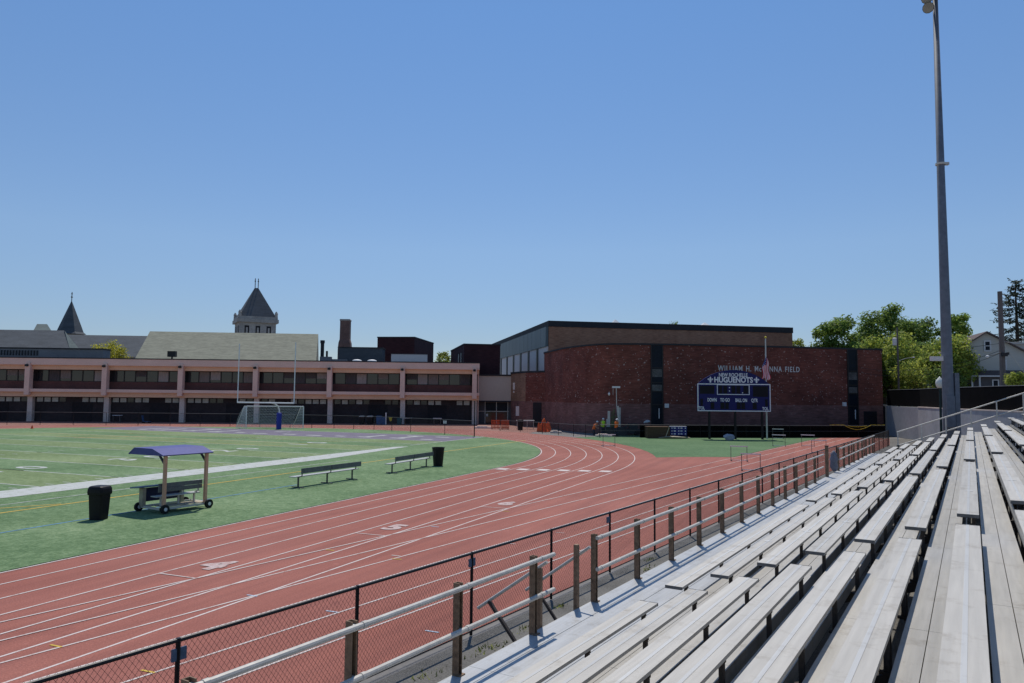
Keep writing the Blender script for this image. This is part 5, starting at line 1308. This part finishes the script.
tree('shrub', 'small light shrub before the house porch at far right', 1017, 371, 390, 11, 70, 2, 9, n=1800, leaf=.22)
tree('leafy_tree', 'low green treetop seen just above the gymnasium roof at right', 797, 337, 365, 9, 150, 2, 10, ground=0, n=1500, leaf=.5)
tree('leafy_tree', 'bright yellow green tree rising behind the school at left', 108, 341.5, 375, 19, 138, 3, 11, ground=0, n=3500, leaf=.42, group='trees behind the school')
tree('leafy_tree', 'small light green tree between the two dark brick blocks', 443, 349, 380, 9, 165, 2, 12, ground=0, n=1800, leaf=.45, group='trees behind the school')
tree('leafy_tree', 'thin treetop peeping over the tall hall roof', 675, 318.5, 345, 7, 210, 0, 13, ground=0, n=500, leaf=.5, group='trees behind the school')
# sparse conifer
d = 98; p = far(1019, 380, d); zt = far(1019, 280, d).z; o = thing('conifer', 'tall sparse dark conifer behind the house at far right', 'tree', (p.x, p.y, 3.6)); r = random.Random(33); Hc = zt-3.6; kk = d/FOC
b = MB(); b.tube((0, 0, -.3), (0, 0, Hc), .42, 8, .05); c_ = MB()
for q in range(110):
    h = Hc*(.34+.65*(q/110)); L_ = (1-(h/Hc))**.75*7.5*r.uniform(.55, 1.05)+.5; a = r.uniform(0, 2*PI)
    tip = Vector((math.cos(a)*L_, math.sin(a)*L_, h-L_*.12+r.uniform(-.2, .6))); st_ = Vector((0, 0, h)); mid_ = st_.lerp(tip, .55)+Vector((0, 0, -L_*.10))
    b.path([st_, mid_, tip], .035, 4)
    for w_ in range(int(14+L_*13)):
        t_ = r.uniform(.18, 1.0); pt = (st_.lerp(mid_, t_/.55) if t_ < .55 else mid_.lerp(tip, (t_-.55)/.45))
        dv = Vector((r.uniform(-1, 1), r.uniform(-1, 1), r.uniform(-.7, .35))).normalized()*r.uniform(.25, .55); sv = dv.cross(Vector((r.uniform(-1, 1), r.uniform(-1, 1), 1))).normalized()*.07
        c_.face([pt-sv, pt+dv*.6-sv*1.2, pt+dv, pt+dv*.6+sv*1.2])
b.build('trunk', m_bark, o); c_.build('crown', m_leaf[4], o, 'keep')

# ------------------------------------------------------------------ house
d = 92; pk = far(986, 332.3, d); kk = d/FOC; o = thing('house', 'grey gabled two-storey house with white windows at far right', 'house', (pk.x, pk.y, 3.6), YAW-.30)
Zh = lambda y: far(986, y, d).z-3.6
hw = 4.9; ze = Zh(359)
def f(b):
    pts = [(-hw, 0), (hw+.6, 0), (hw+.6, ze), (0, Zh(333)), (-hw, ze)]
    A = [b._p((x, 0, z)) for x, z in pts]; B4 = [b._p((x, 11, z)) for x, z in pts]; n = len(pts)
    for q in range(n): b.f.append([A[q], A[(q+1) % n], B4[(q+1) % n], B4[q]]); b.mi.append(0)
    b.f.append(A); b.mi.append(0); b.f.append(B4[::-1]); b.mi.append(0)
part('wall', m_house, o, f)
def f(b):
    for sg in (-1, 1):
        e = hw+.6 if sg > 0 else hw
        b.hexa([(sg*(e+.45), -.45, ze-.30), (0, -.45, Zh(333)+.02), (0, 11.4, Zh(333)+.02), (sg*(e+.45), 11.4, ze-.30)], [(sg*(e+.45), -.45, ze-.12), (0, -.45, Zh(333)+.2), (0, 11.4, Zh(333)+.2), (sg*(e+.45), 11.4, ze-.12)])
rf = part('roof', m_house_roof, o, f)
part('dormer', m_house, rf, lambda b: (b.bx(3.2, 5.2, 3.5, 6, ze-.5, ze+2.0), b.bx(3.0, 5.4, 3.3, 6.2, ze+2.0, ze+2.25)))
def win(x0, x1, ya, yb_, par=None):
    xx0, xx1 = (x0-986)*kk, (x1-986)*kk; za, zb_ = Zh(yb_), Zh(ya)
    w_ = part('window', m_trim, o, lambda b: (b.bx(xx0, xx0+.16, -.1, -.01, za, zb_), b.bx(xx1-.16, xx1, -.1, -.01, za, zb_), b.bx(xx0+.16, xx1-.16, -.1, -.01, za, za+.18), b.bx(xx0+.16, xx1-.16, -.1, -.01, zb_-.18, zb_), b.bx(xx0+.16, xx1-.16, -.095, -.02, (za+zb_)/2-.05, (za+zb_)/2+.05)))
    part('pane', m_glass_blue, w_, lambda b: b.bx(xx0+.16, xx1-.16, -.06, -.012, za+.18, zb_-.18))
win(983.5, 990, 340.3, 351.6); win(997.6, 1003, 360, 370); win(968, 976, 360.5, 370)
part('porch_roof', m_house_roof, o, lambda b: b.hexa([(-5.4, -2.2, Zh(376.5)), (6.5, -2.2, Zh(376.5)), (6.5, -.02, Zh(375.5)), (-5.4, -.02, Zh(375.5))], [(-5.4, -2.2, Zh(375.6)), (6.5, -2.2, Zh(375.6)), (6.5, -.02, Zh(370.4)), (-5.4, -.02, Zh(370.4))]))
part('porch_wall', m_house_dark, o, lambda b: b.bx(-5.0, 6.2, -1.6, -.03, 0, Zh(376.6)))
part('porch_gutter', m_trim, o, lambda b: b.bx(-5.4, 6.5, -2.28, -2.205, Zh(377.2), Zh(376.0)))
for x in (968, 974.5): part('porch_column', m_trim, o, lambda b: b.bx((x-986)*kk-.09, (x-986)*kk+.09, -2.1, -1.92, 0, Zh(377)))
w_ = part('porch_window', m_trim, o, lambda b: (b.bx((986-986)*kk, (992-986)*kk, -1.68, -1.605, Zh(387), Zh(379.8)))); part('pane', m_glass_blue, w_, lambda b: b.bx(.15, 6*kk-.15, -1.71, -1.682, Zh(386.2), Zh(380.8)))

# ------------------------------------------------------------------ utility poles and wires
up_ = []
for (x, yt, d, r_, lab_, m) in ((898.7, 327.5, 100, .12, 'thin grey utility pole with a transformer, left before the trees', m_woodpole), (1003.3, 291.5, 72, .24, 'thick brown utility pole in front of the house', m_woodpole)):
    p = far(x, 385, d); zt = far(x, yt, d).z; o = thing('utility_pole', lab_, 'utility pole', (p.x, p.y, 3.6), YAW, 'utility poles behind the wall')
    part('pole', m, o, lambda b: b.tube((0, 0, -.3), (0, 0, zt-3.6), r_*1.15, 10, r_*.85))
    up_.append((p, d, o, zt))
p, d, o, zt = up_[0]; zz = lambda y: far(898.7, y, d).z-3.6
part('transformer', m_panel, o, lambda b: b.lathe((-.38, 0, zz(345.5)), [(.24, 0), (.26, .1), (.26, .95), (.12, 1.05)], 10)); part('lamp_arm', m_steel, o, lambda b: b.path([(0, 0, zz(361)), (1.1, 0, zz(358.2)), (1.9, -.1, zz(357.4))], .035, 6)); part('lamp_head', m_panel, o, lambda b: b.lathe((2.05, -.1, zz(358)), [(.06, 0), (.18, .05), (.16, .14), (.05, .18)], 8))
p, d, o, zt = up_[1]; zz2 = lambda y: far(1003.3, y, d).z-3.6
part('junction_box', m_frame, o, lambda b: (b.bx(-.28, .28, -.42, -.24, zz2(356.5), zz2(353)), b.bx(.3, .5, -.3, -.1, zz2(355), zz2(352.5)))); part('guy_wire', m_steel, o, lambda b: b.tube((0, -.1, zz2(343)), (1.9, -.4, zz2(374)), .03, 5)); part('lamp', m_white, o, lambda b: b.lathe((-1.55, -.2, zz2(358)), [(.05, 0), (.16, .08), (.14, .2), (.04, .25)], 8)); part('arm', m_frame, o, lambda b: b.path([(-.2, -.2, zz2(352.5)), (-.9, -.2, zz2(355)), (-1.6, -.2, zz2(356.8))], .03, 5))
for j, (q0, q1, sag, lab_) in enumerate((((862, 372.5, 86), (1003, 352, 72), 1.2, 'lowest black overhead wire crossing before the trees'), ((862, 368, 86), (1003, 349.5, 72), 1.0, 'second black overhead wire crossing before the trees'), ((862, 347, 86), (1003, 343, 72), .5, 'upper black overhead wire passing the transformer'), ((1003, 341.5, 72), (1050, 330, 60), .4, 'pale service wire running off right from the thick pole'))):
    a, e = far(*q0), far(*q1); b = MB(a); n = 12
    pts = [a.lerp(e, t_/n)+Vector((0, 0, -sag*4*(t_/n)*(1-t_/n))) for t_ in range(n+1)]; b.path(pts, .022, 4)
    tag(b.build('overhead_wire', m_black if j < 3 else m_steel), lab_, 'wire', 'overhead wires')

# ------------------------------------------------------------------ world, sun, camera
SUNV = Vector((-.27, .45, 1.0)).normalized()
EL = math.asin(SUNV.z); AZ = math.atan2(SUNV.x, SUNV.y)
w = bpy.data.worlds.new('World'); bpy.context.scene.world = w; w.use_nodes = True
nt = w.node_tree; bg = nt.nodes['Background']
sky = nt.nodes.new('ShaderNodeTexSky'); sky.sky_type = 'NISHITA'; sky.sun_disc = False; sky.sun_elevation = EL; sky.sun_rotation = AZ
sky.altitude = 0; sky.air_density = 1.0; sky.dust_density = 0.0; sky.ozone_density = 5.5
# clear-air gradient: a little deeper overhead, less white at the horizon
tc_ = nt.nodes.new('ShaderNodeTexCoord'); sx_ = nt.nodes.new('ShaderNodeSeparateXYZ'); rp_ = nt.nodes.new('ShaderNodeValToRGB')
nt.links.new(tc_.outputs['Generated'], sx_.inputs[0]); nt.links.new(sx_.outputs['Z'], rp_.inputs['Fac'])
e0, e1 = rp_.color_ramp.elements; e0.position = .07; e0.color = (.60, .597, .66, 1); e1.position = .47; e1.color = (.82, .93, .985, 1)
e2 = rp_.color_ramp.elements.new(.19); e2.color = (.81, .785, .785, 1)
tint = nt.nodes.new('ShaderNodeMix'); tint.data_type = 'RGBA'; tint.blend_type = 'MULTIPLY'; tint.inputs[0].default_value = 1.0
nt.links.new(sky.outputs['Color'], tint.inputs[6]); nt.links.new(rp_.outputs['Color'], tint.inputs[7]); nt.links.new(tint.outputs[2], bg.inputs['Color']); bg.inputs['Strength'].default_value = .112
sl = bpy.data.lights.new('sun', 'SUN'); sl.energy = 3.2; sl.angle = math.radians(.53); sl.color = (1, .945, .86)
so_ = bpy.data.objects.new('sun', sl); C.objects.link(so_); so_.rotation_euler = SUNV.to_track_quat('Z', 'Y').to_euler(); so_.location = (0, 0, 60)
cam = bpy.data.cameras.new('camera'); cam.sensor_width = 36; cam.lens = FOC/1024*36; cam.clip_end = 4000; cam.clip_start = .05
co = bpy.data.objects.new('camera', cam); C.objects.link(co)
M = Matrix((RT, UP, -FW)).transposed().to_4x4(); M.translation = EYE; co.matrix_world = M
sc = bpy.context.scene; sc.camera = co
sc.view_settings.view_transform = 'Standard'; sc.view_settings.look = 'None'; sc.view_settings.exposure = 0.10; sc.view_settings.gamma = 1.0
sc.render.resolution_x, sc.render.resolution_y = 1024, 683
